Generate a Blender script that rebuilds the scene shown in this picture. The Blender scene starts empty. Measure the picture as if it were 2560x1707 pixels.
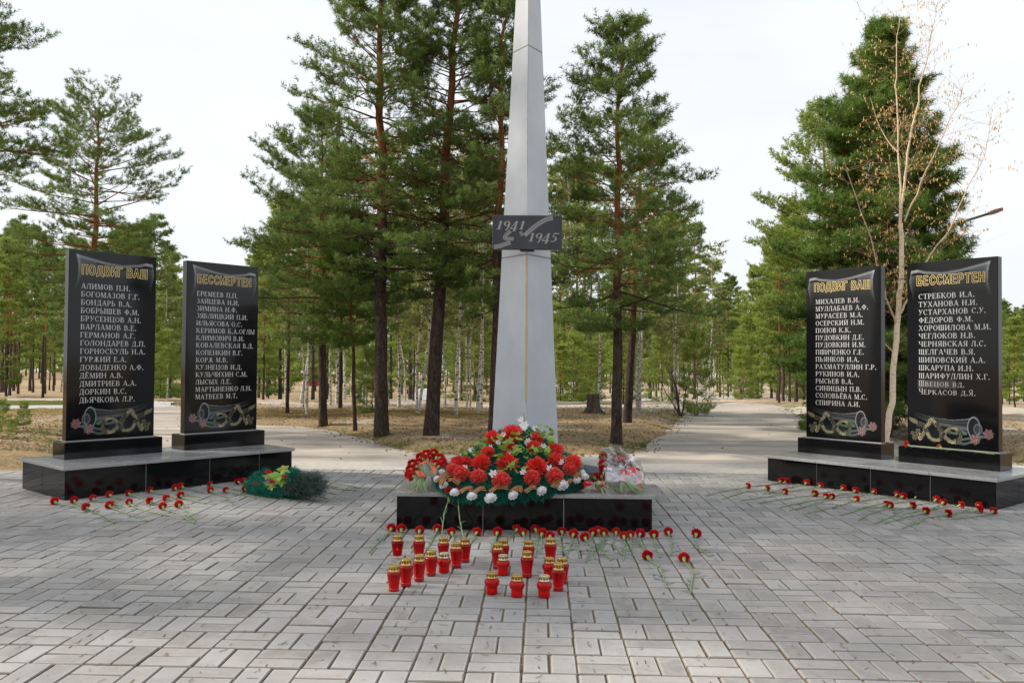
import bpy, bmesh, math, random
import numpy as np
from mathutils import Vector, Matrix
C = bpy.context.scene.collection
R = math.radians
# ------------------------------------------------------------------ camera, sky, sun
F, PT_, RL, EYE = 2154.4, 0.021, 0.0077, 1.15
cp, sp, cr_, sr_ = math.cos(PT_), math.sin(PT_), math.cos(RL), math.sin(RL)
R0, FW, U0 = Vector((1, 0, 0)), Vector((0, cp, sp)), Vector((0, -sp, cp))
RT = R0*cr_ + U0*sr_
UP = U0*cr_ - R0*sr_
cam_d = bpy.data.cameras.new('camera'); cam = bpy.data.objects.new('camera', cam_d); C.objects.link(cam)
cam_d.sensor_width = 22.3; cam_d.lens = 22.3*F/2560; cam_d.clip_end = 2000; cam_d.clip_start = .05
M = Matrix((RT, UP, -FW)).transposed().to_4x4(); M.translation = Vector((0, 0, EYE)); cam.matrix_world = M
bpy.context.scene.camera = cam
SUN_EL, SUN_AZ = R(38), R(-80)          # azimuth measured from +Y towards +X
w = bpy.data.worlds.new('World'); bpy.context.scene.world = w; w.use_nodes = True
nt = w.node_tree; nt.nodes.clear()
sky = nt.nodes.new('ShaderNodeTexSky'); sky.sky_type = 'NISHITA'; sky.sun_disc = False
sky.sun_elevation = SUN_EL; sky.sun_rotation = SUN_AZ; sky.dust_density = 4.0; sky.air_density = 1.2; sky.altitude = 100
bgn = nt.nodes.new('ShaderNodeBackground'); bgn.inputs[1].default_value = 0.13
mxw = nt.nodes.new('ShaderNodeMix'); mxw.data_type = 'RGBA'
tcw = nt.nodes.new('ShaderNodeTexCoord'); nsw = nt.nodes.new('ShaderNodeTexNoise'); nsw.inputs['Scale'].default_value = 1.6
nsw.inputs['Detail'].default_value = 5; nsw.inputs['Roughness'].default_value = .55
mpw = nt.nodes.new('ShaderNodeMapping'); mpw.inputs['Scale'].default_value = (1, 1, 3.0)
rpw = nt.nodes.new('ShaderNodeMapRange'); rpw.inputs[1].default_value = .35; rpw.inputs[2].default_value = .65
rpw.inputs[3].default_value = .72; rpw.inputs[4].default_value = .95
nt.links.new(tcw.outputs['Generated'], mpw.inputs[0]); nt.links.new(mpw.outputs[0], nsw.inputs['Vector'])
nt.links.new(nsw.outputs[0], rpw.inputs[0]); nt.links.new(rpw.outputs[0], mxw.inputs[0])
nt.links.new(sky.outputs[0], mxw.inputs[6]); mxw.inputs[7].default_value = (6.25, 6.5, 6.8, 1)
nt.links.new(mxw.outputs[2], bgn.inputs[0])
wo = nt.nodes.new('ShaderNodeOutputWorld'); nt.links.new(bgn.outputs[0], wo.inputs[0])
sd = bpy.data.lights.new('sun', 'SUN'); sd.energy = 4.2; sd.angle = R(2.0); sd.color = (1, .91, .78)
so = bpy.data.objects.new('sun', sd); C.objects.link(so)
sdir = Vector((math.sin(SUN_AZ)*math.cos(SUN_EL), math.cos(SUN_AZ)*math.cos(SUN_EL), math.sin(SUN_EL)))
so.rotation_euler = sdir.to_track_quat('Z', 'Y').to_euler(); so.location = sdir*60
vs = bpy.context.scene.view_settings; vs.view_transform = 'Standard'; vs.look = 'None'; vs.exposure = 0.34; vs.gamma = 1
bpy.context.scene.cycles.transparent_max_bounces = 16
# ------------------------------------------------------------------ helpers
K = 2560/2352
def ray(px, py):
    dx, dy = px-1280, py-853.5
    sx = dx*cr_+dy*sr_; sy = -dx*sr_+dy*cr_
    return R0*(sx/F) + FW - U0*(sy/F)
HGY = [-500, 21, 26, 35, 45, 70, 95, 140, 210, 320, 460]; HGZ = [0, 0, -.18, -.58, -1.02, -1.87, -2.6, -3.59, -4.89, -5.98, -6.6]
def hg(Y):
    """the park ground falls gently away beyond the sandy crest"""
    return np.interp(Y, HGY, HGZ)
def G(px, py, z=0.0):
    d = ray(px, py); t = (z-EYE)/d.z if d.z < -1e-4 else 1e4
    if t*d.y > 21:
        lo, hi = 21., 440.
        for _ in range(40):
            m_ = (lo+hi)/2
            if EYE+d.z*m_/d.y-float(hg(m_))-z > 0: lo = m_
            else: hi = m_
        t = lo/d.y; return Vector((d.x*t, d.y*t, float(hg(lo))+z))
    return Vector((d.x*t, d.y*t, z))
def PT(px, py, Y):
    d = ray(px, py); t = Y/d.y
    return Vector((d.x*t, Y, EYE+d.z*t))
def tag(o, label=None, cat=None, group=None, kind=None):
    if label: o['label'] = label
    if cat: o['category'] = cat
    if group: o['group'] = group
    if kind: o['kind'] = kind
    return o
def empty(name, loc=(0, 0, 0), rz=0, label=None, cat=None, group=None):
    o = bpy.data.objects.new(name, None); C.objects.link(o); o.location = loc; o.rotation_euler = (0, 0, rz)
    o.empty_display_size = .1
    return tag(o, label, cat, group)
def link(name, me, parent=None, loc=None):
    o = bpy.data.objects.new(name, me); C.objects.link(o)
    if parent: o.parent = parent
    if loc is not None: o.location = loc
    return o
def mesh_np(name, V, Fc, mats, nper=None, mi=None, col=None, smooth=False):
    """V (n,3); Fc flat (m,k) int array"""
    me = bpy.data.meshes.new(name); V = np.asarray(V, np.float32); Fc = np.asarray(Fc, np.int32)
    m, k = Fc.shape
    me.vertices.add(len(V)); me.vertices.foreach_set('co', V.ravel())
    me.loops.add(m*k); me.loops.foreach_set('vertex_index', Fc.ravel())
    me.polygons.add(m); me.polygons.foreach_set('loop_start', np.arange(0, m*k, k, dtype=np.int32))
    if mi is not None: me.polygons.foreach_set('material_index', np.asarray(mi, np.int32))
    me.polygons.foreach_set('use_smooth', np.full(m, bool(smooth)))
    for a in (mats if isinstance(mats, (list, tuple)) else [mats]): me.materials.append(a)
    if col is not None:
        at = me.color_attributes.new('Col', 'FLOAT_COLOR', 'POINT')
        c4 = np.ones((len(V), 4), np.float32); c4[:, :col.shape[1]] = col
        at.data.foreach_set('color', c4.ravel())
    me.update(calc_edges=True); me.validate()
    return me
class MB:
    def __init__(s): s.v = []; s.f = []; s.m = []; s.c = []; s.sm = []; s.cc = (1, 1, 1)
    def add(s, vs_, fs, mi=0, sm=False):
        b = len(s.v); s.v += [tuple(q) for q in vs_]; s.c += [s.cc]*len(vs_)
        for f in fs: s.f.append(tuple(b+i for i in f)); s.m.append(mi); s.sm.append(sm)
    def box(s, lo, hi, mi=0, bev=0.0, mat=None):
        x0, y0, z0 = lo; x1, y1, z1 = hi
        if bev <= 0:
            P = [(x0, y0, z0), (x1, y0, z0), (x1, y1, z0), (x0, y1, z0), (x0, y0, z1), (x1, y0, z1), (x1, y1, z1), (x0, y1, z1)]
            Fs = [(3, 2, 1, 0), (4, 5, 6, 7), (0, 1, 5, 4), (1, 2, 6, 5), (2, 3, 7, 6), (3, 0, 4, 7)]
        else:
            bm = bmesh.new(); bmesh.ops.create_cube(bm, size=1)
            for q in bm.verts: q.co = Vector(((x0+x1)/2+q.co.x*(x1-x0), (y0+y1)/2+q.co.y*(y1-y0), (z0+z1)/2+q.co.z*(z1-z0)))
            bmesh.ops.bevel(bm, geom=bm.edges[:], offset=bev, segments=1, affect='EDGES')
            P = [q.co.copy() for q in bm.verts]; Fs = [[q.index for q in f.verts] for f in bm.faces]; bm.free()
        if mat is not None: P = [mat @ Vector(q) for q in P]
        s.add(P, Fs, mi)
    def tube(s, pts, rad, n=8, mi=0, cap=True, sm=True, flat=1.0):
        pts = [Vector(p) for p in pts]
        if not hasattr(rad, '__len__'): rad = [rad]*len(pts)
        P = []; ref = None
        for i, p in enumerate(pts):
            d = (pts[min(i+1, len(pts)-1)]-pts[max(i-1, 0)])
            d = d.normalized() if d.length > 1e-9 else Vector((0, 0, 1))
            if ref is None: ref = Vector((1, 0, 0)) if abs(d.x) < .8 else Vector((0, 1, 0))
            a = (ref-d*ref.dot(d)).normalized(); b = d.cross(a); ref = a
            for k in range(n):
                t = 2*math.pi*k/n; P.append(p+(a*math.cos(t)+b*math.sin(t)*flat)*rad[i])
        Fs = [(i*n+k, i*n+(k+1) % n, (i+1)*n+(k+1) % n, (i+1)*n+k) for i in range(len(pts)-1) for k in range(n)]
        s.add(P, Fs, mi, sm)
        if cap:
            b = len(s.v)-len(P)
            s.f.append(tuple(b+k for k in reversed(range(n)))); s.m.append(mi); s.sm.append(False)
            s.f.append(tuple(b+(len(pts)-1)*n+k for k in range(n))); s.m.append(mi); s.sm.append(False)
    def lathe(s, prof, n=20, mi=0, c=(0, 0, 0), sm=True, cap=False, flute=0, fl=None):
        P = []
        for j, (r, z) in enumerate(prof):
            for k in range(n):
                t = 2*math.pi*k/n; rr = r*(1+(flute*math.cos(t*10) if fl and fl[0] <= j <= fl[1] else 0))
                P.append((c[0]+rr*math.cos(t), c[1]+rr*math.sin(t), c[2]+z))
        Fs = [(i*n+k, i*n+(k+1) % n, (i+1)*n+(k+1) % n, (i+1)*n+k) for i in range(len(prof)-1) for k in range(n)]
        s.add(P, Fs, mi, sm)
        if cap:
            b = len(s.v)-len(P)
            s.f.append(tuple(b+(len(prof)-1)*n+k for k in range(n))); s.m.append(mi); s.sm.append(False)
            s.f.append(tuple(b+k for k in reversed(range(n)))); s.m.append(mi); s.sm.append(False)
    def mesh(s, name, mats):
        me = bpy.data.meshes.new(name); me.from_pydata(s.v, [], s.f)
        for a in (mats if isinstance(mats, (list, tuple)) else [mats]): me.materials.append(a)
        me.polygons.foreach_set('material_index', s.m); me.polygons.foreach_set('use_smooth', s.sm)
        if any(c != (1, 1, 1) for c in s.c):
            at = me.color_attributes.new('Col', 'FLOAT_COLOR', 'POINT')
            at.data.foreach_set('color', np.array([(c[0], c[1], c[2], 1) for c in s.c], np.float32).ravel())
        me.update(); return me
    def build(s, name, mats, parent=None, loc=None): return link(name, s.mesh(name, mats), parent, loc)
# ------------------------------------------------------------------ materials
def mat(name, col=(.5, .5, .5), rough=.6, spec=.5, metal=0, coat=0):
    m = bpy.data.materials.new(name); m.use_nodes = True; b = m.node_tree.nodes['Principled BSDF']
    b.inputs['Base Color'].default_value = (*col, 1); b.inputs['Roughness'].default_value = rough
    b.inputs['Specular IOR Level'].default_value = spec; b.inputs['Metallic'].default_value = metal
    b.inputs['Coat Weight'].default_value = coat
    return m
class N:
    def __init__(s, m): s.t = m.node_tree; s.b = s.t.nodes['Principled BSDF']
    def new(s, k, **kw):
        n = s.t.nodes.new(k)
        for a, v in kw.items(): setattr(n, a, v)
        return n
    def L(s, a, b): s.t.links.new(a, b)
    def co(s, scale=(1, 1, 1), kind='Object'):
        tc = s.new('ShaderNodeTexCoord'); mp = s.new('ShaderNodeMapping'); mp.inputs['Scale'].default_value = scale
        s.L(tc.outputs[kind], mp.inputs[0]); return mp.outputs[0]
    def noise(s, vec, scale, det=4, rough=.6, dist=0):
        n = s.new('ShaderNodeTexNoise'); n.inputs['Scale'].default_value = scale; n.inputs['Detail'].default_value = det
        n.inputs['Roughness'].default_value = rough; n.inputs['Distortion'].default_value = dist
        if vec is not None: s.L(vec, n.inputs['Vector'])
        return n.outputs[0]
    def ramp(s, fac, stops):
        n = s.new('ShaderNodeValToRGB'); e = n.color_ramp.elements
        while len(e) < len(stops): e.new(.5)
        for q, (p, c) in zip(e, stops): q.position = p; q.color = (*c, 1) if len(c) == 3 else c
        s.L(fac, n.inputs[0]); return n.outputs[0]
    def rng(s, fac, a, b, c=0, d=1):
        n = s.new('ShaderNodeMapRange'); s.L(fac, n.inputs[0])
        for i, v in zip((1, 2, 3, 4), (a, b, c, d)): n.inputs[i].default_value = v
        return n.outputs[0]
    def mix(s, fac, a, b, mode='MIX'):
        n = s.new('ShaderNodeMix'); n.data_type = 'RGBA'; n.blend_type = mode
        for i, v in ((0, fac), (6, a), (7, b)):
            if isinstance(v, (int, float)): n.inputs[i].default_value = v
            elif isinstance(v, tuple): n.inputs[i].default_value = (*v, 1)
            else: s.L(v, n.inputs[i])
        return n.outputs[2]
    def math(s, op, a, b=0):
        n = s.new('ShaderNodeMath'); n.operation = op
        for i, v in ((0, a), (1, b)):
            if isinstance(v, (int, float)): n.inputs[i].default_value = v
            else: s.L(v, n.inputs[i])
        return n.outputs[0]
    def bump(s, h, st=.3, d=.01):
        n = s.new('ShaderNodeBump'); n.inputs['Strength'].default_value = st; n.inputs['Distance'].default_value = d
        s.L(h, n.inputs['Height']); s.L(n.outputs[0], s.b.inputs['Normal'])
    def col(s, c): s.L(c, s.b.inputs['Base Color'])
    def attr(s, name='Col'):
        n = s.new('ShaderNodeAttribute'); n.attribute_name = name; return n.outputs['Color']
    def sep(s, c):
        n = s.new('ShaderNodeSeparateXYZ'); s.L(c, n.inputs[0]); return n.outputs
    def orand(s): return s.new('ShaderNodeObjectInfo').outputs['Random']
MT = {}
def M_black():
    m = mat('black_granite', (.006, .006, .007), .07, .36); n = N(m); v = n.co()
    s = n.noise(v, 420, 2, .7); c = n.ramp(s, [(.3, (.0035, .0035, .004)), (.62, (.008, .008, .009)), (.8, (.03, .03, .034))]); n.col(c)
    n.L(n.rng(n.noise(v, 4, 4), .3, .8, .05, .13), n.b.inputs['Roughness']); return m
MT['black'] = M_black()
def M_grey():
    m = mat('grey_granite', (.3, .3, .31), .12, .6); n = N(m); v = n.co()
    s = n.noise(v, 260, 3, .8); c = n.ramp(s, [(.32, (.16, .165, .17)), (.5, (.34, .345, .35)), (.68, (.56, .56, .56))])
    d = n.rng(n.noise(v, 3.5, 5, .65), .45, .75, 0, .35); n.col(n.mix(d, c, (.30, .28, .25)))
    n.L(n.rng(n.noise(v, 6, 5), .3, .75, .06, .28), n.b.inputs['Roughness']); return m
MT['grey'] = M_grey()
MT['joint'] = mat('grout', (.42, .42, .41), .8)
def M_etch():
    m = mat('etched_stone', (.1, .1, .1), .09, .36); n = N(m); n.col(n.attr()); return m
MT['etch'] = M_etch()
MT['letters'] = mat('letter_paint', (.55, .56, .58), .5)
MT['gold'] = mat('gold_paint', (.88, .68, .27), .5)
MT['rough_letters'] = mat('pale_engraving', (.42, .42, .41), .6)
MT['patch'] = mat('scratched_granite', (.035, .035, .037), .35)
def M_obelisk():
    m = mat('white_painted_steel', (.6, .6, .62), .42); n = N(m); v = n.co()
    a = n.noise(v, 3, 5, .6); c = n.ramp(a, [(.3, (.44, .475, .52)), (.7, (.53, .565, .60))])
    st = n.noise(n.co((9, 9, .35)), 4, 4, .6); c = n.mix(n.rng(st, .52, .75, 0, .30), c, (.44, .45, .46))
    sp2 = n.noise(v, 90, 2, .6); c = n.mix(n.rng(sp2, .70, .78, 0, .4), c, (.34, .30, .26)); n.col(c)
    n.bump(a, .15, .01); return m
MT['ob'] = M_obelisk()
MT['stain'] = mat('rust_stain', (.50, .40, .20), .7)
MT['seam'] = mat('weld_seam', (.22, .22, .23), .6)
def M_plaque():
    m = mat('slate_plaque', (.03, .033, .04), .22); n = N(m); a = n.noise(n.co(), 5, 5, .6)
    n.col(n.ramp(a, [(.3, (.034, .040, .052)), (.8, (.062, .070, .085))])); return m
MT['plaque'] = M_plaque()
def M_brick():
    m = mat('concrete_paver', (.3, .3, .3), .82, .3); n = N(m); v = n.co()
    at = n.sep(n.attr())      # r random, g edge u, b edge v
    base = n.ramp(at[0], [(0, (.225, .215, .205)), (.25, (.275, .268, .26)), (.5, (.315, .305, .292)), (.75, (.325, .325, .325)), (.94, (.38, .37, .355)), (1, (.34, .295, .28))])
    bl = n.noise(v, 7, 6, .7, .8); base = n.mix(n.rng(bl, .44, .66, 0, .6), base, (.41, .405, .40))
    bl2 = n.noise(v, 1.1, 4, .6); base = n.mix(n.rng(bl2, .38, .66, .0, .45), base, (.19, .18, .172))
    # pale efflorescence along rims
    e = n.math('MAXIMUM', at[1], at[2]); wob = n.noise(v, 38, 4, .7)
    e2 = n.math('ADD', e, n.math('MULTIPLY', n.math('SUBTRACT', wob, .5), .5))
    base = n.mix(n.rng(e2, .80, .97, 0, .38), base, (.47, .46, .44)); base = n.mix(n.rng(n.math('ADD', e2, n.math('MULTIPLY', n.math('SUBTRACT', bl, .5), .9)), 1.05, 1.6, 0, .66), base, (.13, .105, .08))
    f = n.noise(v, 190, 3, .75); base = n.mix(n.rng(f, .3, .7, -.0, .35), base, n.mix(.5, base, (.12, .115, .11)), 'MIX')
    dk = n.noise(v, 30, 4, .7); base = n.mix(n.rng(dk, .60, .70, 0, .6), base, (.15, .14, .13)); n.col(base)
    n.bump(n.math('ADD', n.math('MULTIPLY', f, .5), bl), .35, .004); return m
MT['brick'] = M_brick()
def M_joint():
    m = mat('joint_dirt', (.1, .07, .04), .95, .2); n = N(m); v = n.co(); a = n.noise(v, 28, 5, .75)
    b = n.noise(v, 2.2, 3, .6); c = n.ramp(a, [(.3, (.07, .052, .036)), (.5, (.16, .115, .072)), (.7, (.27, .205, .14))])
    n.col(n.mix(n.rng(b, .5, .65, 0, .5), c, (.09, .075, .02))); n.bump(a, .8, .01); return m
MT['dirt'] = M_joint()
def M_ground():
    m = mat('forest_floor', (.3, .2, .1), .95, .15); n = N(m); v = n.co(); at = n.sep(n.attr())
    nd = n.noise(n.co((1, 1, 1)), 24, 6, .8, .5); big = n.noise(v, .55, 5, .62); med = n.noise(v, 2.3, 5, .7, .4); fine = n.noise(v, 75, 4, .8)
    need = n.ramp(nd, [(.28, (.10, .07, .04)), (.42, (.23, .16, .085)), (.55, (.38, .275, .155)), (.70, (.52, .41, .255)), (.85, (.64, .55, .39))])
    sand = n.ramp(fine, [(.3, (.34, .29, .235)), (.55, (.52, .46, .39)), (.75, (.66, .60, .52))])
    moss = n.ramp(nd, [(.3, (.085, .058, .012)), (.55, (.23, .16, .035)), (.8, (.34, .27, .11))])
    gras = n.ramp(nd, [(.3, (.045, .055, .012)), (.55, (.115, .135, .03)), (.8, (.26, .24, .09))])
    c = n.mix(n.rng(n.math('ADD', n.math('ADD', big, n.math('MULTIPLY', med, .6)), at[0]), .90, 1.02), need, sand)
    c = n.mix(n.rng(n.math('ADD', med, at[1]), .62, .84), c, moss)
    c = n.mix(n.rng(n.math('ADD', med, at[2]), .62, .78), c, gras)
    n.col(c); n.bump(n.math('ADD', nd, n.math('MULTIPLY', fine, .4)), .9, .03); return m
MT['ground'] = M_ground()
def M_asph():
    m = mat('dusty_asphalt', (.2, .2, .2), .92, .2); n = N(m); v = n.co()
    a = n.noise(v, 130, 3, .8); b = n.noise(n.co((.35, 1.6, 1)), 1.3, 6, .68, .6); c = n.ramp(a, [(.3, (.17, .155, .14)), (.5, (.285, .265, .245)), (.72, (.43, .40, .37))])
    c = n.mix(n.rng(b, .42, .66, 0, .75), c, (.55, .47, .385)); d = n.noise(n.co((.6, 2.2, 1)), 3.2, 6, .75, .6)
    c = n.mix(n.rng(d, .60, .72, 0, .75), c, (.22, .145, .095)); n.col(c); n.bump(a, .6, .006); return m
MT['asphalt'] = M_asph()
def M_conc(name, c0, c1, sc=14):
    m = mat(name, c0, .9, .2); n = N(m); v = n.co(); a = n.noise(v, sc, 6, .75); n.col(n.ramp(a, [(.3, c0), (.7, c1)])); n.bump(a, .5, .006); return m
MT['conc'] = M_conc('worn_concrete', (.30, .285, .265), (.50, .47, .43))
MT['curb'] = M_conc('grey_curb', (.20, .20, .19), (.34, .33, .31))
MT['tilepath'] = M_conc('tiled_path', (.33, .33, .33), (.46, .46, .46))
def M_bark():
    m = mat('pine_bark', (.1, .07, .05), .95, .15); n = N(m); v = n.co((1, 1, .30)); g = n.sep(n.co())
    a = n.noise(v, 26, 6, .8, 1.2); lo = n.ramp(a, [(.34, (.022, .016, .013)), (.5, (.075, .055, .044)), (.68, (.17, .13, .108))])
    hi = n.ramp(a, [(.3, (.13, .045, .018)), (.5, (.34, .135, .05)), (.72, (.50, .25, .11))])
    h = n.math('ADD', n.math('DIVIDE', g[2], n.sep(n.attr())[0]), n.math('MULTIPLY', n.math('SUBTRACT', n.noise(n.co((1, 1, .5)), 5, 4), .5), .35))
    n.col(n.mix(n.rng(h, .33, .55), lo, hi)); n.bump(a, 1.0, .05); return m
MT['bark'] = M_bark()
def M_birch():
    m = mat('birch_bark', (.7, .68, .62), .75, .3); n = N(m); g = n.sep(n.co())
    b = n.noise(n.co((5, 5, 13)), 1.7, 3, .65); bk = n.rng(b, .535, .57); a = n.noise(n.co(), 14, 4)
    c = n.ramp(a, [(.3, (.52, .47, .42)), (.6, (.70, .66, .61))]); c = n.mix(bk, c, (.035, .03, .028))
    fine = n.noise(n.co((1, 1, 14)), 6, 3); c = n.mix(n.rng(fine, .6, .7, 0, .5), c, (.30, .26, .22))
    rad = n.sep(n.attr()); c = n.mix(rad[1], c, (.16, .10, .075)); n.col(c); return m
MT['birch'] = M_birch()
def M_gold_birch():
    m = mat('young_birch_bark', (.6, .4, .3), .6, .4); n = N(m); a = n.noise(n.co((3, 3, 12)), 4, 4, .65)
    w_ = n.ramp(a, [(.3, (.52, .34, .17)), (.42, (.70, .55, .38)), (.60, (.78, .68, .54)), (.66, (.06, .05, .04))])
    n.col(n.mix(n.sep(n.attr())[1], w_, (.42, .27, .15))); return m
MT['gbirch'] = M_gold_birch()
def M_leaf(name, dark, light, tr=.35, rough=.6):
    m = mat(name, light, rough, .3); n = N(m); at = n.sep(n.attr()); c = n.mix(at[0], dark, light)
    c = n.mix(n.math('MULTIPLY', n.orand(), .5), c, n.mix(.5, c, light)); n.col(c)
    t = n.new('ShaderNodeBsdfTranslucent'); n.L(c, t.inputs[0]); ms = n.new('ShaderNodeMixShader'); ms.inputs[0].default_value = tr
    out = [q for q in n.t.nodes if q.type == 'OUTPUT_MATERIAL'][0]
    n.L(n.b.outputs[0], ms.inputs[1]); n.L(t.outputs[0], ms.inputs[2]); n.L(ms.outputs[0], out.inputs[0]); return m
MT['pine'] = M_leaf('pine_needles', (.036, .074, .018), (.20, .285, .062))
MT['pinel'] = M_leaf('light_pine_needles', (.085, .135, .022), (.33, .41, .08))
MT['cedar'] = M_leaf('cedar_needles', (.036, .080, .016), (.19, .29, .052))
MT['bleaf'] = M_leaf('birch_leaves', (.15, .18, .04), (.34, .38, .13), .45)
MT['grass'] = M_leaf('grass_blades', (.05, .08, .012), (.17, .24, .04))
MT['catkin'] = M_leaf('birch_catkins', (.55, .36, .11), (.88, .66, .28), .35)
def vcol(name, rough=.6, tr=0, spec=.4):
    m = mat(name, (1, 1, 1), rough, spec); n = N(m); c = n.attr(); n.col(c)
    if tr:
        t = n.new('ShaderNodeBsdfTranslucent'); n.L(c, t.inputs[0]); ms = n.new('ShaderNodeMixShader'); ms.inputs[0].default_value = tr
        out = [q for q in n.t.nodes if q.type == 'OUTPUT_MATERIAL'][0]
        n.L(n.b.outputs[0], ms.inputs[1]); n.L(t.outputs[0], ms.inputs[2]); n.L(ms.outputs[0], out.inputs[0])
    return m
MT['petal'] = vcol('petals', .55, .25)
MT['plast'] = vcol('artificial_petals', .4, .2)
MT['ribbon'] = vcol('striped_ribbon', .35)
MT['tinsel'] = vcol('green_tinsel', .45, .15)
MT['stem'] = mat('carnation_stem', (.20, .29, .13), .55)
MT['cleaf'] = mat('carnation_leaf', (.075, .15, .085), .5)
MT['calyx'] = mat('calyx_green', (.25, .36, .10), .5)
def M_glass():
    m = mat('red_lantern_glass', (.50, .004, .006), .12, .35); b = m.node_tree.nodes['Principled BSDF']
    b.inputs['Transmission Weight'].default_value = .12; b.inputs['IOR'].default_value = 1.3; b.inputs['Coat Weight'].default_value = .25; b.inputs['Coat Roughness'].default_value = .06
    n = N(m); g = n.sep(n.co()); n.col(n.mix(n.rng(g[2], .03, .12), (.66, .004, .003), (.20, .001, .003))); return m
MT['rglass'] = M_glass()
MT['lid'] = mat('gold_tin_lid', (.60, .40, .12), .3, .5, .9)
MT['lid2'] = mat('pale_tin_lid', (.66, .60, .38), .3, .5, .85)
MT['hole'] = mat('lid_hole', (.10, .003, .003), .5)
MT['redplast'] = mat('red_plastic_foot', (.42, .008, .01), .3)
def M_cello():
    m = bpy.data.materials.new('cellophane'); m.use_nodes = True; t = m.node_tree; t.nodes.clear()
    o = t.nodes.new('ShaderNodeOutputMaterial'); tr = t.nodes.new('ShaderNodeBsdfTransparent'); gl = t.nodes.new('ShaderNodeBsdfGlossy')
    gl.inputs['Roughness'].default_value = .12; gl.inputs[0].default_value = (.95, .95, 1, 1); mx = t.nodes.new('ShaderNodeMixShader'); mx.inputs[0].default_value = .2
    fr = t.nodes.new('ShaderNodeLayerWeight'); fr.inputs[0].default_value = .35
    mm = t.nodes.new('ShaderNodeMapRange'); mm.inputs[3].default_value = .06; mm.inputs[4].default_value = .62
    t.links.new(fr.outputs['Facing'], mm.inputs[0]); t.links.new(mm.outputs[0], mx.inputs[0])
    t.links.new(tr.outputs[0], mx.inputs[1]); t.links.new(gl.outputs[0], mx.inputs[2]); t.links.new(mx.outputs[0], o.inputs[0]); return m
MT['cello'] = M_cello()
MT['rust'] = mat('red_brown_paint', (.16, .04, .035), .6)
MT['iron'] = mat('black_iron', (.02, .02, .02), .5)
MT['bench'] = mat('bench_wood', (.17, .09, .05), .7)
# ------------------------------------------------------------------ ground
rng = np.random.default_rng(7)
def vnoise(x, y, s, seed=0):
    """smooth value noise"""
    x = np.asarray(x)*s; y = np.asarray(y)*s; xi = np.floor(x).astype(int); yi = np.floor(y).astype(int); fx = x-xi; fy = y-yi
    fx = fx*fx*(3-2*fx); fy = fy*fy*(3-2*fy)
    h = lambda a, b: (np.sin(a*127.1+b*311.7+seed*74.7)*43758.5453) % 1.0
    return (h(xi, yi)*(1-fx)+h(xi+1, yi)*fx)*(1-fy)+(h(xi, yi+1)*(1-fx)+h(xi+1, yi+1)*fx)*fy
def inside(poly, x, y):
    r = np.zeros(x.shape, bool); n = len(poly)
    for i in range(n):
        x0, y0 = poly[i]; x1, y1 = poly[(i+1) % n]
        c = ((y0 > y) != (y1 > y)) & (x < (x1-x0)*(y-y0)/(y1-y0+1e-12)+x0); r ^= c
    return r
def pdist(poly, x, y):
    d = np.full(x.shape, 1e9); n = len(poly)
    for i in range(n):
        a = np.array(poly[i]); b = np.array(poly[(i+1) % n]); ab = b-a
        t = np.clip(((x-a[0])*ab[0]+(y-a[1])*ab[1])/(ab@ab+1e-12), 0, 1); d = np.minimum(d, np.hypot(x-a[0]-t*ab[0], y-a[1]-t*ab[1]))
    return np.where(inside(poly, x, y), -d, d)
def gp(L, z=0): return [tuple(G(px, py, z)[:2]) for px, py in L]
PAVE_Y = 8.93
pave = [(-5.0, -4), (6.8, -4), (6.6, 8.6), (5.2, PAVE_Y-.12), (0, PAVE_Y), (-4.2, PAVE_Y+.08), (-6.2, 8.2)]
strip = [(-5.1, PAVE_Y+.05), (0, PAVE_Y-.01), (6.2, PAVE_Y-.2), (6.2, 9.75), (0, 9.62), (-4.0, 9.6)]
asph = gp([(1053, 1136), (1584, 1134), (1657, 1086), (1734, 1041), (1700, 1040)]) 
asph = [(-4.3, 9.0)] + [(6.0, 8.9)] + gp([(2330, 1120), (2240, 1095), (2000, 1043), (1922, 1013), (1763, 1011), (1700, 1050), (1657, 1086), (1584, 1133), (1320, 1137), (1053, 1135), (976, 1118), (900, 1091), (820, 1073), (740, 1064), (641, 1061), (560, 1040), (445, 1013), (383, 1009), (300, 1040), (150, 1100)])
road_l = gp([(-500, 1028), (-200, 1026), (160, 1022), (420, 1016), (440, 1006), (160, 1012), (-200, 1015), (-500, 1017)])
path_f = gp([(-400, 1003), (160, 1000), (700, 1004.5), (1000, 1004.5), (1140, 1004.5), (1140, 1001), (1000, 1000), (700, 1000), (160, 996), (-400, 999)])
path_c = gp([(1012, 1001), (1066, 1001), (1071, 985), (1064, 962), (1046, 962), (1036, 985)])
path_r = gp([(1400, 1003), (1700, 1002), (1740, 999), (1880, 995), (1995, 992), (1995, 987), (1850, 989), (1700, 994), (1400, 999)])
def terr(x, y):
    d = np.minimum.reduce([pdist(p, x, y) for p in (asph, strip, pave, road_l, path_f, path_c, path_r)])
    m = np.clip(d/.5, 0, 1); m = m*m*(3-2*m)
    b = (vnoise(x, y, .45, 1)*.10+vnoise(x, y, 1.3, 2)*.055+vnoise(x, y, 4, 3)*.03)
    return hg(y)-.022+m*b*.75+np.clip(d/.12, 0, 1)*.012*vnoise(x, y, 9, 4), d
xs = np.concatenate([np.arange(-340, -22, 12.), np.arange(-22, 22, .17), np.arange(22, 341, 12.)])
ys = np.concatenate([np.arange(-90, 6, 6.), np.arange(6, 32, .15), np.arange(32, 60, .5), np.arange(60, 460, 10.)])
X, Y = np.meshgrid(xs, ys); Z, D = terr(X, Y); Z = np.where(inside(pave, X, Y) | inside(asph, X, Y) | inside(strip, X, Y), -.03+hg(Y), Z)
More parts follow.
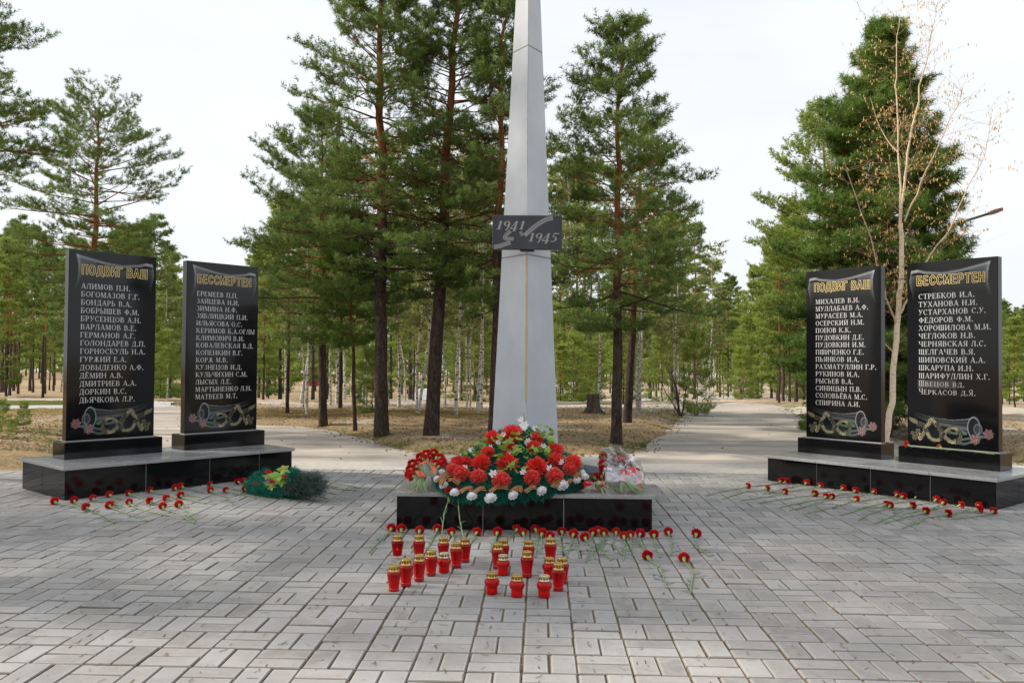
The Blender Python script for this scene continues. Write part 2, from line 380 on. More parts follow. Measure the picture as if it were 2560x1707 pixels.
nx, ny = len(xs), len(ys); I = np.arange(nx*ny).reshape(ny, nx)
Fq = np.stack([I[:-1, :-1], I[:-1, 1:], I[1:, 1:], I[1:, :-1]], -1).reshape(-1, 4)
sandm = .26*np.exp(-((Y-20.9)/1.7)**2)+.03+.10*np.clip((X-1)/3, 0, 1)*np.clip((Y-12.2)/2, 0, 1)+np.where(Y < 11.6, -.25, 0)
mossm = .42*np.exp(-((Y-17.2)/1.9)**2)*np.clip((2-X)/3, 0, 1)-.05
edge = np.clip(1-D/1.0, 0, 1)
grassm = .26*edge*(vnoise(X, Y, .6, 9) > .3)*(Y < 22)+.50*np.exp(-((Y-20.8)/.55)**2)*(X < -7.5)+.5*np.exp(-((Y-24.5)/1.6)**2-((X-6.3)/1.9)**2)-.06
terrain = link('ground', mesh_np('ground', np.stack([X, Y, Z], -1).reshape(-1, 3), Fq, MT['ground'], smooth=True, col=np.stack([sandm, mossm, grassm], -1).reshape(-1, 3)))
tag(terrain, kind='structure')
def sheet(name, poly, z, m, jag=0.0, thick=.05):
    P = []
    for i in range(len(poly)):
        a = Vector(poly[i]); b = Vector(poly[(i+1) % len(poly)]); n = max(1, int((b-a).length/.3)) if jag else 1
        for k in range(n):
            q = a.lerp(b, k/n); nn = Vector((-(b-a).y, (b-a).x)).normalized()
            P.append(q+nn*(random.random()-.5)*jag)
    from mathutils.geometry import delaunay_2d_cdt
    E_ = [Vector(q) for q in P]; yy = [q.y for q in P]
    if max(yy) > 20.5:
        x0, x1 = min(q.x for q in P), max(q.x for q in P); y = 20.5
        while y < max(yy):
            st = .6 if y < 40 else 4.; xg = np.arange(x0, x1, max(1.0, (x1-x0)/40)); m_ = pdist(poly, xg, np.full(xg.shape, y)) < -.15; E_ += [Vector((a, y)) for a in xg[m_]]; y += st
    v2, _, tri, *_r = delaunay_2d_cdt(E_, [], [list(range(len(P)))], 1, 1e-5)
    me = bpy.data.meshes.new(name); fs = []
    for t in tri:
        t = list(t); a, b, c = v2[t[0]], v2[t[1]], v2[t[2]]
        if (b-a).cross(c-a) < 0: t.reverse()
        fs.append(t)
    me.from_pydata([(q.x, q.y, z+float(hg(q.y))+(0 if q.y < 21 else .03)) for q in v2], [], fs); me.materials.append(m); me.update()
    return tag(link(name, me), kind='structure')
random.seed(3)
sheet('asphalt', asph, -.004, MT['asphalt'], .10)
sheet('concrete_strip', strip, .002, MT['conc'], .015)
sheet('road', road_l, -.002, MT['tilepath'], .05)
sheet('path', path_f, .0, MT['conc'], .1); sheet('path', path_c, .006, MT['tilepath']); sheet('path', path_r, .002, MT['conc'], .1)
sheet('paving_bed', pave, -.0085, MT['dirt'])
# paving bricks: basket weave pairs, each brick bevelled with its own height, tilt and colour
def paving():
    a = -.033; c = .2055; ca, sa = math.cos(a), math.sin(a); o = G(1310, 1591)
    V = []; Fs = []; cols = []; MI = []; nb = 0
    for i in range(-36, 37):
        for j in range(-14, 30):
            wx = o.x+(i+.5)*c*ca-(j+.5)*c*sa; wy = o.y+(i+.5)*c*sa+(j+.5)*c*ca
            if wy < -.3 or abs(wx) > 7: continue
            if not inside(pave, np.array([wx]), np.array([wy]))[0]: continue
            vert = (i+j) % 2 == 0
            for k in (0, 1):
                g = .0012+random.random()**2*.0030; gy = .0034+random.random()*.0034
                if vert: cx, cy, hx, hy = (i+.25+.5*k)*c, (j+.5)*c, c*.25-g, c*.5-gy
                else: cx, cy, hx, hy = (i+.5)*c, (j+.25+.5*k)*c, c*.5-g*1.2, c*.25-gy*.85
                cx += random.gauss(0, .0012); cy += random.gauss(0, .0012); rt = random.gauss(0, .006)
                zz = random.gauss(0, .0012); tx, ty = random.gauss(0, .006), random.gauss(0, .006); bv = .0055; r = random.random()
                rv = []
                for (ex, ey, ez, ed) in ((1, 1, -.02, 2), (1, 1, -.006, 2), (0, 0, 0, 1)):
                    for sx, sy in ((-1, -1), (1, -1), (1, 1), (-1, 1)):
                        lx = sx*(hx-(0 if ex else bv)); ly = sy*(hy-(0 if ey else bv))
                        x = cx+lx*math.cos(rt)-ly*math.sin(rt); y = cy+lx*math.sin(rt)+ly*math.cos(rt)
                        rv.append((o.x+x*ca-y*sa, o.y+x*sa+y*ca, zz+tx*lx+ty*ly+ez)); cols.append((r, ed, ed))
                # inner grid for the rim attribute
                b = len(V); V += rv
                for q in range(4):
                    p = (q+1) % 4; Fs.append((b+q, b+p, b+4+p, b+4+q)); MI.append(1); Fs.append((b+4+q, b+4+p, b+8+p, b+8+q)); MI.append(0)
                # top: inset ring then centre
                ins = min(hx, hy)*.55
                for sx, sy in ((-1, -1), (1, -1), (1, 1), (-1, 1)):
                    lx = sx*(hx-ins); ly = sy*(hy-ins); x = cx+lx*math.cos(rt)-ly*math.sin(rt); y = cy+lx*math.sin(rt)+ly*math.cos(rt)
                    V.append((o.x+x*ca-y*sa, o.y+x*sa+y*ca, zz+tx*lx+ty*ly)); cols.append((r, .35, .35))
                for q in range(4):
                    p = (q+1) % 4; Fs.append((b+8+q, b+8+p, b+12+p, b+12+q)); MI.append(0)
                Fs.append((b+12, b+13, b+14, b+15)); MI.append(0); nb += 1
    tag(link('paving', mesh_np('paving', np.array(V), np.array(Fs), [MT['brick'], MT['dirt']], mi=MI, col=np.array(cols))), kind='structure')
paving()
# ------------------------------------------------------------------ engraved serif lettering
TW, tn = .15, .062
class Gl:
    def __init__(s): s.p = []
    def r(s, x0, y0, x1, y1): s.p.append([(x0, y0), (x1, y0), (x1, y1), (x0, y1)])
    def v(s, x, y0=0, y1=1, w=TW, t=1, b=1, e=.085):
        s.r(x-w/2, y0, x+w/2, y1)
        if b: s.r(x-w/2-e, y0, x+w/2+e, y0+.05)
        if t: s.r(x-w/2-e, y1-.05, x+w/2+e, y1)
    def h(s, x0, x1, y, w=tn): s.r(x0, y-w/2, x1, y+w/2)
    def d(s, x0, y0, x1, y1, w): s.p.append([(x0-w/2, y0), (x0+w/2, y0), (x1+w/2, y1), (x1-w/2, y1)])
    def a(s, cx, cy, rx, ry, a0, a1, w=TW, n=12, th=tn):
        for i in range(n):
            q = []
            for (k, o) in ((i, 1), (i+1, 1), (i+1, -1), (i, -1)):
                t = R(a0+(a1-a0)*k/n); ww = th+(w-th)*abs(math.cos(t)); q.append((cx+(rx+o*ww/2)*math.cos(t), cy+(ry+o*th/2)*math.sin(t)))
            s.p.append(q)
    def tick(s, x, y, dy): s.p.append([(x-.035, y), (x+.03, y), (x+.03, y+dy), (x+.0, y+dy)])
def glyph(ch):
    g = Gl(); T = TW; lo = T/2+.085; y1 = 1-tn/2; y0 = tn/2
    if ch == 'А': g.d(.10, 0, .42, 1, tn); g.d(.74, 0, .44, 1, T); g.h(.2, .64, .33); g.r(0, 0, .24, .05); g.r(.58, 0, .9, .05); W = .88
    elif ch == 'Б': g.v(lo); g.h(lo, .66, y1); g.tick(.66, 1, -.22); g.h(lo, .4, .55); g.h(lo, .4, y0); g.a(.40, .29, .23, .255, -90, 90); W = .78
    elif ch == 'В': g.v(lo); g.h(lo, .4, y1); g.h(lo, .42, .54); g.h(lo, .42, y0); g.a(.38, .755, .20, .21, -90, 90); g.a(.41, .29, .24, .255, -90, 90); W = .80
    elif ch == 'Г': g.v(lo); g.h(lo, .62, y1); g.tick(.62, 1, -.28); W = .68
    elif ch == 'Д': g.d(.17, .04, .30, 1, tn); g.v(.68, .03, 1, b=0); g.h(.22, .68, y1); g.h(.03, .86, .045); g.r(.02, -.2, .09, .05); g.r(.80, -.2, .87, .05); W = .90
    elif ch in 'ЕЁ':
        g.v(lo); g.h(lo, .62, y1); g.h(lo, .50, .52); g.h(lo, .66, y0); g.tick(.62, 1, -.22); g.tick(.66, 0, .24); g.r(.47, .42, .52, .62)
        if ch == 'Ё': g.r(.2, 1.1, .32, 1.24); g.r(.42, 1.1, .54, 1.24)
        W = .74
    elif ch == 'Ж': g.v(.55); g.d(.12, 0, .44, .56, T*.8); g.d(.98, 0, .66, .56, T*.8); g.d(.2, 1, .48, .5, tn*1.2); g.d(.9, 1, .62, .5, tn*1.2); g.r(0, 0, .25, .05); g.r(.85, 0, 1.1, .05); W = 1.12
    elif ch == 'З': g.a(.32, .76, .2, .2, 150, -90); g.a(.32, .28, .25, .245, 90, -150); W = .68
    elif ch in 'ИЙ':
        g.v(lo); g.v(.76); g.d(.25, .12, .68, .88, tn*1.4)
        if ch == 'Й': g.a(.47, 1.24, .12, .12, 200, 340, .08, 6, .06)
        W = .95
    elif ch == 'К': g.v(lo); g.d(.78, 0, .36, .58, T); g.d(.32, .42, .70, 1, tn*1.2); g.r(.62, 0, .92, .05); g.r(.56, .95, .82, 1); W = .90
    elif ch == 'Л': g.d(.12, .02, .30, 1, tn*1.2); g.v(.68); g.h(.24, .68, y1); g.r(0, 0, .2, .10); W = .88
    elif ch == 'М': g.v(.13, w=tn, e=.08); g.d(.19, 1, .5, .05, T); g.d(.5, .05, .84, 1, tn); g.v(.88); W = 1.08
    elif ch == 'Н': g.v(lo); g.v(.76); g.h(lo, .76, .51); W = .95
    elif ch == 'О': g.a(.45, .5, .35, .47, 0, 360, n=20); W = .90
    elif ch == 'П': g.v(lo); g.v(.74); g.h(lo, .74, y1); W = .92
    elif ch == 'Р': g.v(lo); g.h(lo, .4, y1); g.h(lo, .4, .46); g.a(.40, .71, .22, .255, -90, 90); W = .74
    elif ch == 'С': g.a(.45, .5, .35, .47, 48, 312, n=16); g.r(.66, .68, .72, 1.0); W = .82
    elif ch == 'Т': g.v(.40, t=0); g.h(.05, .75, y1); g.tick(.06, 1, -.26); g.tick(.74, 1, -.26); W = .80
    elif ch == 'У': g.d(.42, .32, .14, 1, T); g.d(.26, .02, .70, 1, tn*1.2); g.r(.14, 0, .30, .11); g.r(0, .95, .30, 1); g.r(.56, .95, .82, 1); W = .82
    elif ch == 'Ф': g.v(.52); g.a(.42, .52, .28, .27, 90, 270); g.a(.62, .52, .28, .27, -90, 90); W = 1.04
    elif ch == 'Х': g.d(.72, 0, .18, 1, T); g.d(.12, 0, .74, 1, tn*1.2); g.r(0, 0, .24, .05); g.r(.58, 0, .88, .05); g.r(.02, .95, .32, 1); g.r(.6, .95, .86, 1); W = .88
    elif ch == 'Ц': g.v(lo, b=0); g.v(.74, b=0); g.h(.05, .90, y0); g.r(.85, -.2, .92, .05); W = .96
    elif ch == 'Ч': g.v(.70); g.v(lo, .6, 1, b=0); g.a(.42, .62, .22, .2, 180, 275, n=6); g.h(.42, .70, .42); W = .86
    elif ch in 'ШЩ':
        g.v(lo, b=0); g.v(.56, b=0); g.v(.95, b=0); g.h(.06, 1.03, y0); W = 1.13
        if ch == 'Щ': g.r(1.03, -.2, 1.1, .08); W = 1.17
    elif ch == 'Ы': g.v(lo); g.h(lo, .38, .55); g.h(lo, .38, y0); g.a(.38, .29, .2, .255, -90, 90); g.v(.90); W = 1.08
    elif ch == 'Ь': g.v(lo); g.h(lo, .4, .55); g.h(lo, .4, y0); g.a(.40, .29, .22, .255, -90, 90); W = .76
    elif ch == 'Я': g.v(.66); g.h(.36, .66, y1); g.h(.36, .66, .46); g.a(.36, .71, .20, .255, 90, 270); g.d(.14, 0, .42, .48, T*.9); g.r(0, 0, .24, .05); W = .84
    elif ch == '.': g.r(.06, 0, .24, .17); W = .30
    elif ch == '1': g.v(.34, t=0, w=.17, e=.12); g.p.append([(.1, .84), (.30, .93), (.36, 1), (.26, 1)]); W = .62
    elif ch == '9': g.a(.34, .70, .22, .27, 0, 360, .15, 18, .06); g.a(.26, .62, .33, .86, -62, 4, .15, 10, .08); W = .74
    elif ch == '4': g.v(.48, -.22, 1, w=.16, t=0); g.d(.04, .12, .46, 1, .07); g.h(.02, .66, .10, .10); W = .76
    elif ch == '5': g.h(.22, .68, .95, .12); g.d(.16, .52, .22, .98, .06); g.a(.26, .30, .27, .29, 100, -125, .15, 14, .07); W = .74
    elif ch == '-': g.h(.02, .36, .42, .12); W = .44
    else: W = .42
    return g.p, W
def letters(text, x, y, size, z, parent, m, name='name_line', sx=1.0, slant=0, track=.07, lc=None, maxw=None, frame=None):
    """frame: function (u,v,z)->Vector ; text as thin raised plates"""
    tot = sum(glyph(c)[1]+track for c in text)*size*sx
    if maxw and tot > maxw: sx *= maxw/tot
    V = []; Fs = []; cx = x
    for ch in text:
        P, W = glyph(ch)
        lowr = lc and ch in lc
        for k, poly in enumerate(P):
            b = len(V); ys_ = .8 if lowr else 1
            for (a, c) in poly: V.append(tuple(frame(cx+(a+slant*c)*size*sx, y+c*size*ys_, z+.00012*(k % 6))))
            Fs.append(tuple(range(b, b+4)))
        cx += (W+track)*size*sx
    me = bpy.data.meshes.new(name); me.from_pydata(V, [], Fs); me.materials.append(m)
    bm = bmesh.new(); bm.from_mesh(me); bmesh.ops.recalc_face_normals(bm, faces=bm.faces[:])
    bm.to_mesh(me); bm.free()
    return link(name, me, parent)
SANS = {'П': ([[(0, 0), (0, 1), (.62, 1), (.62, 0)]], .62), 'О': ([[(.36+.36*math.sin(R(q)), .5+.5*math.cos(R(q))) for q in range(0, 361, 24)]], .72),
        'Д': ([[(.1, .06), (.22, 1), (.66, 1), (.66, .06)], [(-.04, -.16), (-.04, .04), (.82, .04), (.82, -.16)]], .78),
        'В': ([[(0, .5), (.42, .5), (.56, .62), (.56, .88), (.42, 1), (0, 1), (0, 0), (.46, 0), (.62, .13), (.62, .38), (.46, .5)]], .62),
        'И': ([[(0, 1), (0, 0), (.6, 1), (.6, 0)]], .6), 'Г': ([[(0, 0), (0, 1), (.5, 1)]], .5), 'А': ([[(0, 0), (.36, 1), (.72, 0)], [(.12, .3), (.60, .3)]], .72),
        'Ш': ([[(0, 1), (0, 0), (.86, 0), (.86, 1)], [(.43, 0), (.43, 1)]], .86), 'Б': ([[(.54, 1), (0, 1), (0, 0), (.44, 0), (.6, .14), (.6, .42), (.44, .56), (0, .56)]], .6),
        'Е': ([[(.52, 1), (0, 1), (0, 0), (.55, 0)], [(0, .52), (.48, .52)]], .55), 'С': ([[(.36+.36*math.sin(R(q)), .5+.5*math.cos(R(q))) for q in range(55, -236, -24)]], .66),
        'М': ([[(0, 0), (0, 1), (.38, .1), (.76, 1), (.76, 0)]], .76), 'Р': ([[(0, 0), (0, 1), (.42, 1), (.58, .86), (.58, .58), (.42, .44), (0, .44)]], .58),
        'Т': ([[(0, 1), (.64, 1)], [(.32, 1), (.32, 0)]], .64), 'Н': ([[(0, 0), (0, 1)], [(.6, 0), (.6, 1)], [(0, .52), (.6, .52)]], .6)}
def header(txt, uc, v, width, height, parent, frame, mirror):
    tot = sum((SANS[c][1]+.42) if c != ' ' else .5 for c in txt)-.42; sx = width/tot
    for wd_, z, m, nm, dx, dy in ((.37, .0011, MT['black'], 'heading_shadow', .006*(1 if not mirror else -1), -.007), (.315, .0016, MT['gold'], 'heading_outline', 0, 0), (.165, .0023, MT['black'], 'heading_letters', 0, 0)):
        V = []; Fs = []; cx = uc-width/2; n = 0; hh = wd_/2*sx
        for ch in txt:
            if ch == ' ': cx += .5*sx; continue
            pls, W = SANS[ch]
            for pl in pls:
                P = [Vector((cx+a*sx+dx, v+b*height+dy)) for a, b in pl]
                for a, b in zip(P[:-1], P[1:]):
                    d = (b-a).normalized(); q = Vector((-d.y, d.x))*hh; e = d*hh*.8; bb = len(V); n += 1
                    for c in (a-e-q, b+e-q, b+e+q, a-e+q): V.append(tuple(frame(c.x, c.y, z+.00005*(n % 7))))
                    Fs.append((bb, bb+1, bb+2, bb+3))
            cx += (W+.42)*sx
        me = bpy.data.meshes.new(nm); me.from_pydata(V, [], Fs); me.materials.append(m); link(nm, me, parent)
# raster art for the scroll and ribbon engravings
def segd(px, py, pts):
    best = np.full(px.shape, 1e9); side = np.zeros(px.shape); al = np.zeros(px.shape); L = 0
    for (a, b) in zip(pts[:-1], pts[1:]):
        a = np.array(a, float); b = np.array(b, float); ab = b-a; l = math.hypot(*ab)
        t = np.clip(((px-a[0])*ab[0]+(py-a[1])*ab[1])/(l*l+1e-9), 0, 1); dx = px-a[0]-t*ab[0]; dy = py-a[1]-t*ab[1]; d = np.hypot(dx, dy)
        s = (dx*-ab[1]+dy*ab[0])/(l+1e-9); k = d < best; best = np.where(k, d, best); side = np.where(k, s, side); al = np.where(k, L+t*l, al); L += l
    return best, side, al
def smooth(pts, n=6):
    P = [np.array(p, float) for p in pts]; out = []
    for i in range(len(P)-1):
        p0, p1, p2, p3 = P[max(i-1, 0)], P[i], P[i+1], P[min(i+2, len(P)-1)]
        for k in range(n):
            t = k/n; out.append(.5*((2*p1)+(-p0+p2)*t+(2*p0-5*p1+4*p2-p3)*t*t+(-p0+3*p1-3*p2+p3)*t**3))
    out.append(P[-1]); return [tuple(q) for q in out]
def art_bottom(nx_=170, ny_=62):
    W = 618.; u = np.linspace(0, 1, nx_); v = np.linspace(0, .42, ny_); U, Vv = np.meshgrid(u, v)
    px = U*W; py = -Vv*W                       # py up is -; art coordinates: y measured up from slab foot
    py = Vv*W
    col = np.zeros(px.shape+(3,)); col[:] = (.006, .006, .007)
    def up(y): return 1392-y
    def over(mask, c): col[:] = np.where(mask[..., None] > 0, col*(1-mask[..., None])+np.array(c)*mask[..., None], col)
    sc = lambda L: [(x-45, up(y)) for x, y in L]
    # roll
    top = sc([(205, 1168), (260, 1180), (340, 1190), (440, 1185), (530, 1170), (640, 1140)]); bot = sc([(215, 1300), (260, 1285), (340, 1262), (440, 1245), (530, 1220), (640, 1170)])
    yt = np.interp(px, [p[0] for p in top], [p[1] for p in top]); yb = np.interp(px, [p[0] for p in bot], [p[1] for p in bot])
    t = (py-yb)/(yt-yb+1e-6); m = ((t > 0) & (t < 1) & (px > 160) & (px < 590)).astype(float)
    g = .6*(.01+.20*np.exp(-((t-.38)/.16)**2)+.34*np.exp(-((t-.97)/.04)**2)+.10*np.exp(-((t-.75)/.1)**2))*np.clip((610-px)/300, .1, 1)
    for k, cc in enumerate((.92, 1.0, 1.08)): col[..., k] = np.where(m > 0, g*cc, col[..., k])
    e = np.hypot((px-158)/40, (py-up(1235))/70); over((e < 1)*1., (.02, .022, .026)); over(np.exp(-((e-1)/.05)**2)*.8, (.5, .52, .55))
    e = np.hypot((px-130)/26, (py-up(1245))/34); over(np.exp(-((e-1)/.09)**2)*.6, (.35, .37, .4)); over(((e < .9)*.5), (.08, .085, .09))
    # leaves and stems
    for L in ([(150, 1290), (190, 1300), (260, 1318), (330, 1330)], [(195, 1320), (260, 1350), (320, 1345)], [(110, 1280), (160, 1300), (210, 1290)], [(255, 1280), (300, 1255), (330, 1250)], [(255, 1280), (310, 1285), (380, 1275)]):
        d, s, a = segd(px, py, smooth(sc(L))); over(np.exp(-(d/4)**2)*.75, (.10, .20, .15)); over(np.exp(-((d-6)/2.)**2)*.35, (.25, .33, .3))
    rib = smooth(sc([(640, 1200), (570, 1235), (520, 1238), (492, 1195), (450, 1235), (405, 1300), (355, 1345), (305, 1332), (292, 1290), (325, 1250), (372, 1255), (412, 1300), (450, 1340), (500, 1325), (535, 1275), (552, 1300), (575, 1335), (588, 1280), (606, 1335), (628, 1300)]), 8)
    # paint in short pieces so later loops cover earlier ones
    step = 8; w2 = 15.
    for i in range(0, len(rib)-1, step):
        seg = rib[max(0, i-1):i+step+2]; d, s, a = segd(px, py, seg); m = (d < w2)
        if not m.any(): continue
        st = s/w2; yel = (np.abs(np.abs(st)-.36) < .17)
        k = i/len(rib); sh = .55+.45*math.sin(i*.55); mm = m.astype(float)*1.
        over(mm, (.008, .008, .008)); over((m & yel)*1., (.50*sh+.03, .45*sh+.03, .25*sh+.02)); over((m & (np.abs(np.abs(st)-.97) < .05))*.7, (.4, .38, .3))
    for cx, cy in ((63, up(1275)), (150, up(1316))):
        rr = np.hypot(px-cx, py-cy); an = np.arctan2(py-cy, px-cx); ed = 33*(1+.12*np.sin(an*7)+.06*np.sin(an*13))
        over((rr < ed)*1., (.17, .11, .11)); pat = np.sin(an*9+rr*.35)*np.sin(rr*.5+an*3); over(((rr < ed) & (pat > .25))*.85, (.16, .05, .05)); over(((rr < ed) & (pat < -.45))*.8, (.42, .30, .28))
    return U, Vv, col
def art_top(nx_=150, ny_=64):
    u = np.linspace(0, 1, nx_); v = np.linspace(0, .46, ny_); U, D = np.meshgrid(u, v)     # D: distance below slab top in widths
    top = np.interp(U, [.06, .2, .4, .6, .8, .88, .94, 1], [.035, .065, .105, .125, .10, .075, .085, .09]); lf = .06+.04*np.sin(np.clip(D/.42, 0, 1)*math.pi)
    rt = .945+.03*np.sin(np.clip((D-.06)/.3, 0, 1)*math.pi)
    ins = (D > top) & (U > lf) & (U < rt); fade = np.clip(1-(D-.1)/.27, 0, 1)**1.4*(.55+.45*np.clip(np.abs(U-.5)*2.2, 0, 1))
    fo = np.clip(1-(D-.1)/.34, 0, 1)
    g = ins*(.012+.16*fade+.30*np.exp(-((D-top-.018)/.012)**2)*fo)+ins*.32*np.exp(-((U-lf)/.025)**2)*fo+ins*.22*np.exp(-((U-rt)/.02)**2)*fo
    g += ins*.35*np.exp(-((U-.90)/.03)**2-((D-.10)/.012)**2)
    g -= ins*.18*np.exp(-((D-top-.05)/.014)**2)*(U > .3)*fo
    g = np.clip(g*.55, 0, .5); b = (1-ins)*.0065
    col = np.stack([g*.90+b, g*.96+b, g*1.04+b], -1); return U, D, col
ABOT, ATOP = art_bottom(), art_top()
def art_mesh(A, frame, W, H, mirror, top):
    U, Vv, col = A; U2 = 1-U if mirror else U
    pts = [frame(.004+a*(W-.008), (H-.004-b*W) if top else (.004+b*W), .0006) for a, b in zip(U2.ravel(), Vv.ravel())]
    ny_, nx_ = U.shape; I = np.arange(nx_*ny_).reshape(ny_, nx_); Fq = np.stack([I[:-1, :-1], I[:-1, 1:], I[1:, 1:], I[1:, :-1]], -1).reshape(-1, 4)
    if mirror != top: Fq = Fq[:, ::-1]
    return mesh_np('engraving', np.array([p[:] for p in pts]), Fq, MT['etch'], col=col.reshape(-1, 3), smooth=False)
names1 = ['АЛИМОВ П.Н.', 'БОГОМАЗОВ Г.Г.', 'БОНДАРЬ В.А.', 'БОБРЫШЕВ Ф.М.', 'БРУСЕНЦОВ А.Н.', 'ВАРЛАМОВ В.Е.', 'ГЕРМАНОВ А.Г.', 'ГОЛОНДАРЕВ Д.П.', 'ГОРНОСКУЛЬ Н.А.', 'ГУРЖИЙ Е.А.', 'ДОВЫДЕНКО А.Ф.', 'ДЁМИН А.В.', 'ДМИТРИЕВ А.А.', 'ДОРКИН В.С.', 'ДЬЯЧКОВА Л.Р.']
names2 = ['ЕРЕМЕЕВ П.П.', 'ЗАЙЦЕВА Н.И.', 'ЗИМИНА Н.Ф.', 'ЗЯБЛИЦКИЙ П.И.', 'ИЛЬЯСОВА О.С.', 'КЕРИМОВ Б.А.ОГЛЫ', 'КЛИМОВИЧ В.И.', 'КОВАЛЕВСКАЯ В.Д.', 'КОПЕНКИН В.Г.', 'КОРЖ М.В.', 'КУЗНЕЦОВ И.Д.', 'КУЛЬЧИХИН С.М.', 'ЛЫСЫХ Л.Е.', 'МАРТЫНЕНКО Л.Н.', 'МАТВЕЕВ М.Т.']
names3 = ['МИХАЛЕВ В.И.', 'МУЛЛАБАЕВ А.Ф.', 'МУРАСЕЕВ М.А.', 'ОСЕРСКИЙ Н.М.', 'ПОПОВ К.К.', 'ПУДОВКИН Д.Е.', 'ПУДОВКИН И.М.', 'ПШИЧЕНКО Г.Е.', 'ПЬЯНКОВ И.А.', 'РАХМАТУЛЛИН Г.Р.', 'РУКИНОВ И.А.', 'РЫСЬЕВ В.А.', 'СИНИЦЫН П.В.', 'СОЛОВЬЁВА М.С.', 'СПИРИНА А.И.']
names4 = ['СТРЕБКОВ И.А.', 'ТУХАНОВА Н.И.', 'УСТАРХАНОВ С.У.', 'ФЕДОРОВ Ф.М.', 'ХОРОШИЛОВА М.И.', 'ЧЕГЛОКОВ Н.В.', 'ЧЕРНЯВСКАЯ Л.С.', 'ЩЕЛГАЧЕВ В.Я.', 'ШИПОВСКИЙ А.А.', 'ШКАРУПА И.Н.', 'ШАРИФУЛЛИН Х.Г.', 'ШВЕЦОВ ВД.', 'ЧЕРКАСОВ Д.Я.']
WA, TA, ZA, DA, SA, HA = .780, .081, 1.670, .866, .254, .145
def plinth(gx, gy, ga, L, wd, h, label, joints, sjoints):
    t = empty('granite_plinth', (gx, gy, 0), ga, label, 'plinth', 'granite plinths of the memorial')
    m = MB(); m.box((.003, .003, -.09), (L-.003, wd-.003, h-.029)); m.build('plinth_core', MT['joint'], t)
    xs_ = [0]+joints+[L]
    for a, b in zip(xs_[:-1], xs_[1:]):
        for y0, y1 in ((-.001, .0028), (wd-.0028, wd+.001)):
            m = MB(); m.box((a+.0028, y0, -.09), (b-.0028, y1, h-.0282)); m.build('facing_tile', MT['black'], t)
    ysj = [.0]+sjoints+[wd]
    for a, b in zip(ysj[:-1], ysj[1:]):
        for x0, x1 in ((-.001, .0028), (L-.0028, L+.001)):
            m = MB(); m.box((x0, a+.0028, -.09), (x1, b-.0028, h-.0282)); m.build('facing_tile', MT['black'], t)
    o = .022; js = [-o]+joints+[L+o]
    for a, b in zip(js[:-1], js[1:]):
        m = MB(); m.box((a+.0012, -o, h-.028), (b-.0012, wd+o, h), bev=.002); m.build('top_slab', MT['grey'], t)
    return t
def stele(gx, gy, ga, u, v, h, head, names, label, mirror, ul, patch=False):
    ca, sa = math.cos(ga), math.sin(ga)
    org = Vector((gx+u*ca-v*sa, gy+u*sa+v*ca, h))
    t = empty('memorial_stele', org, ga, label, 'stele', 'black granite name steles')
    m = MB(); m.box((0, 0, 0), (DA, SA, HA), bev=.003); m.build('pedestal', MT['black'], t)
    dx, dy = (DA-WA)/2, (SA-TA)/2
    m = MB(); m.box((dx-.004, dy-.004, HA), (dx+WA+.004, dy+TA+.004, HA+.006)); m.build('mortar_joint', MT['joint'], t)
    m = MB(); m.box((dx, dy, HA+.006), (dx+WA, dy+TA, HA+ZA), bev=.003); m.build('slab', MT['black'], t)
    fr = lambda a, b, z: Vector((dx+a, dy-z, HA+b))
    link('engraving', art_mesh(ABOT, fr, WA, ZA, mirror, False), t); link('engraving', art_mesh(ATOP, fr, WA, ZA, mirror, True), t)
    if head[0] == 'П': hw = .56
    else: hw = .56
    header(head, WA*.515+(.0 if not mirror else -.02), ZA-.205, .57, .074, t, fr, mirror)
    top = ZA-.335; pitch = .0716
    for i, nme in enumerate(names):
        late = patch and i >= 11; sz = .047
        ln = letters(nme, ul, top-i*pitch, sz if not late else .052, .0014, t, MT['rough_letters' if late else 'letters'], frame=fr, track=.10 if not late else .13, sx=.98 if not late else .86,
                lc=('ВЕОЕРКАСЦД' if late else None), maxw=WA-ul-.03)
    if patch:
        m = MB(); m.box((dx+ul-.01, dy-.0009, HA+top-11*pitch-.018), (dx+ul+.33, dy-.0002, HA+top-11*pitch+.062)); m.build('repaired_patch', MT['patch'], t)
    return t
LX, LY, LA, LH = -3.563, 6.908, .845, .265
RX, RY, RA, RH = 2.493, 8.392, -.880, .246
CX, CY, CA, CH = -.772, 5.866, -.030, .250
plinth(LX, LY, LA, 2.12, .911, LH, 'long black granite plinth on the left under two name steles', [.66, 1.25, 1.76], [.46])
plinth(RX, RY, RA, 2.07, .911, RH, 'long black granite plinth on the right under two name steles', [.52, 1.04, 1.56], [.46])
plinth(CX, CY, CA, 1.722, 2.25, CH, 'low black granite plinth in the centre carrying the obelisk and wreath', [.585, 1.13], [.75, 1.5])
stele(LX, LY, LA, .183, .5187-.02, LH, 'ПОДВИГ ВАШ', names1, 'leftmost black stele, names from the first letters of the alphabet, reflecting blue sky', False, .105)
stele(LX, LY, LA, 1.265, .5187-.02, LH, 'БЕССМЕРТЕН', names2, 'second stele from the left, flanked by pines, roll and ribbon pointing right', False, .105)
stele(RX, RY, RA, .02, .486, RH, 'ПОДВИГ ВАШ', names3, 'third stele from the left, just left of the catkin birch', True, .105)
stele(RX, RY, RA, 1.0506, .486, RH, 'БЕССМЕРТЕН', names4, 'rightmost black stele with two later rougher name lines and carnations on its foot', True, .105, True)
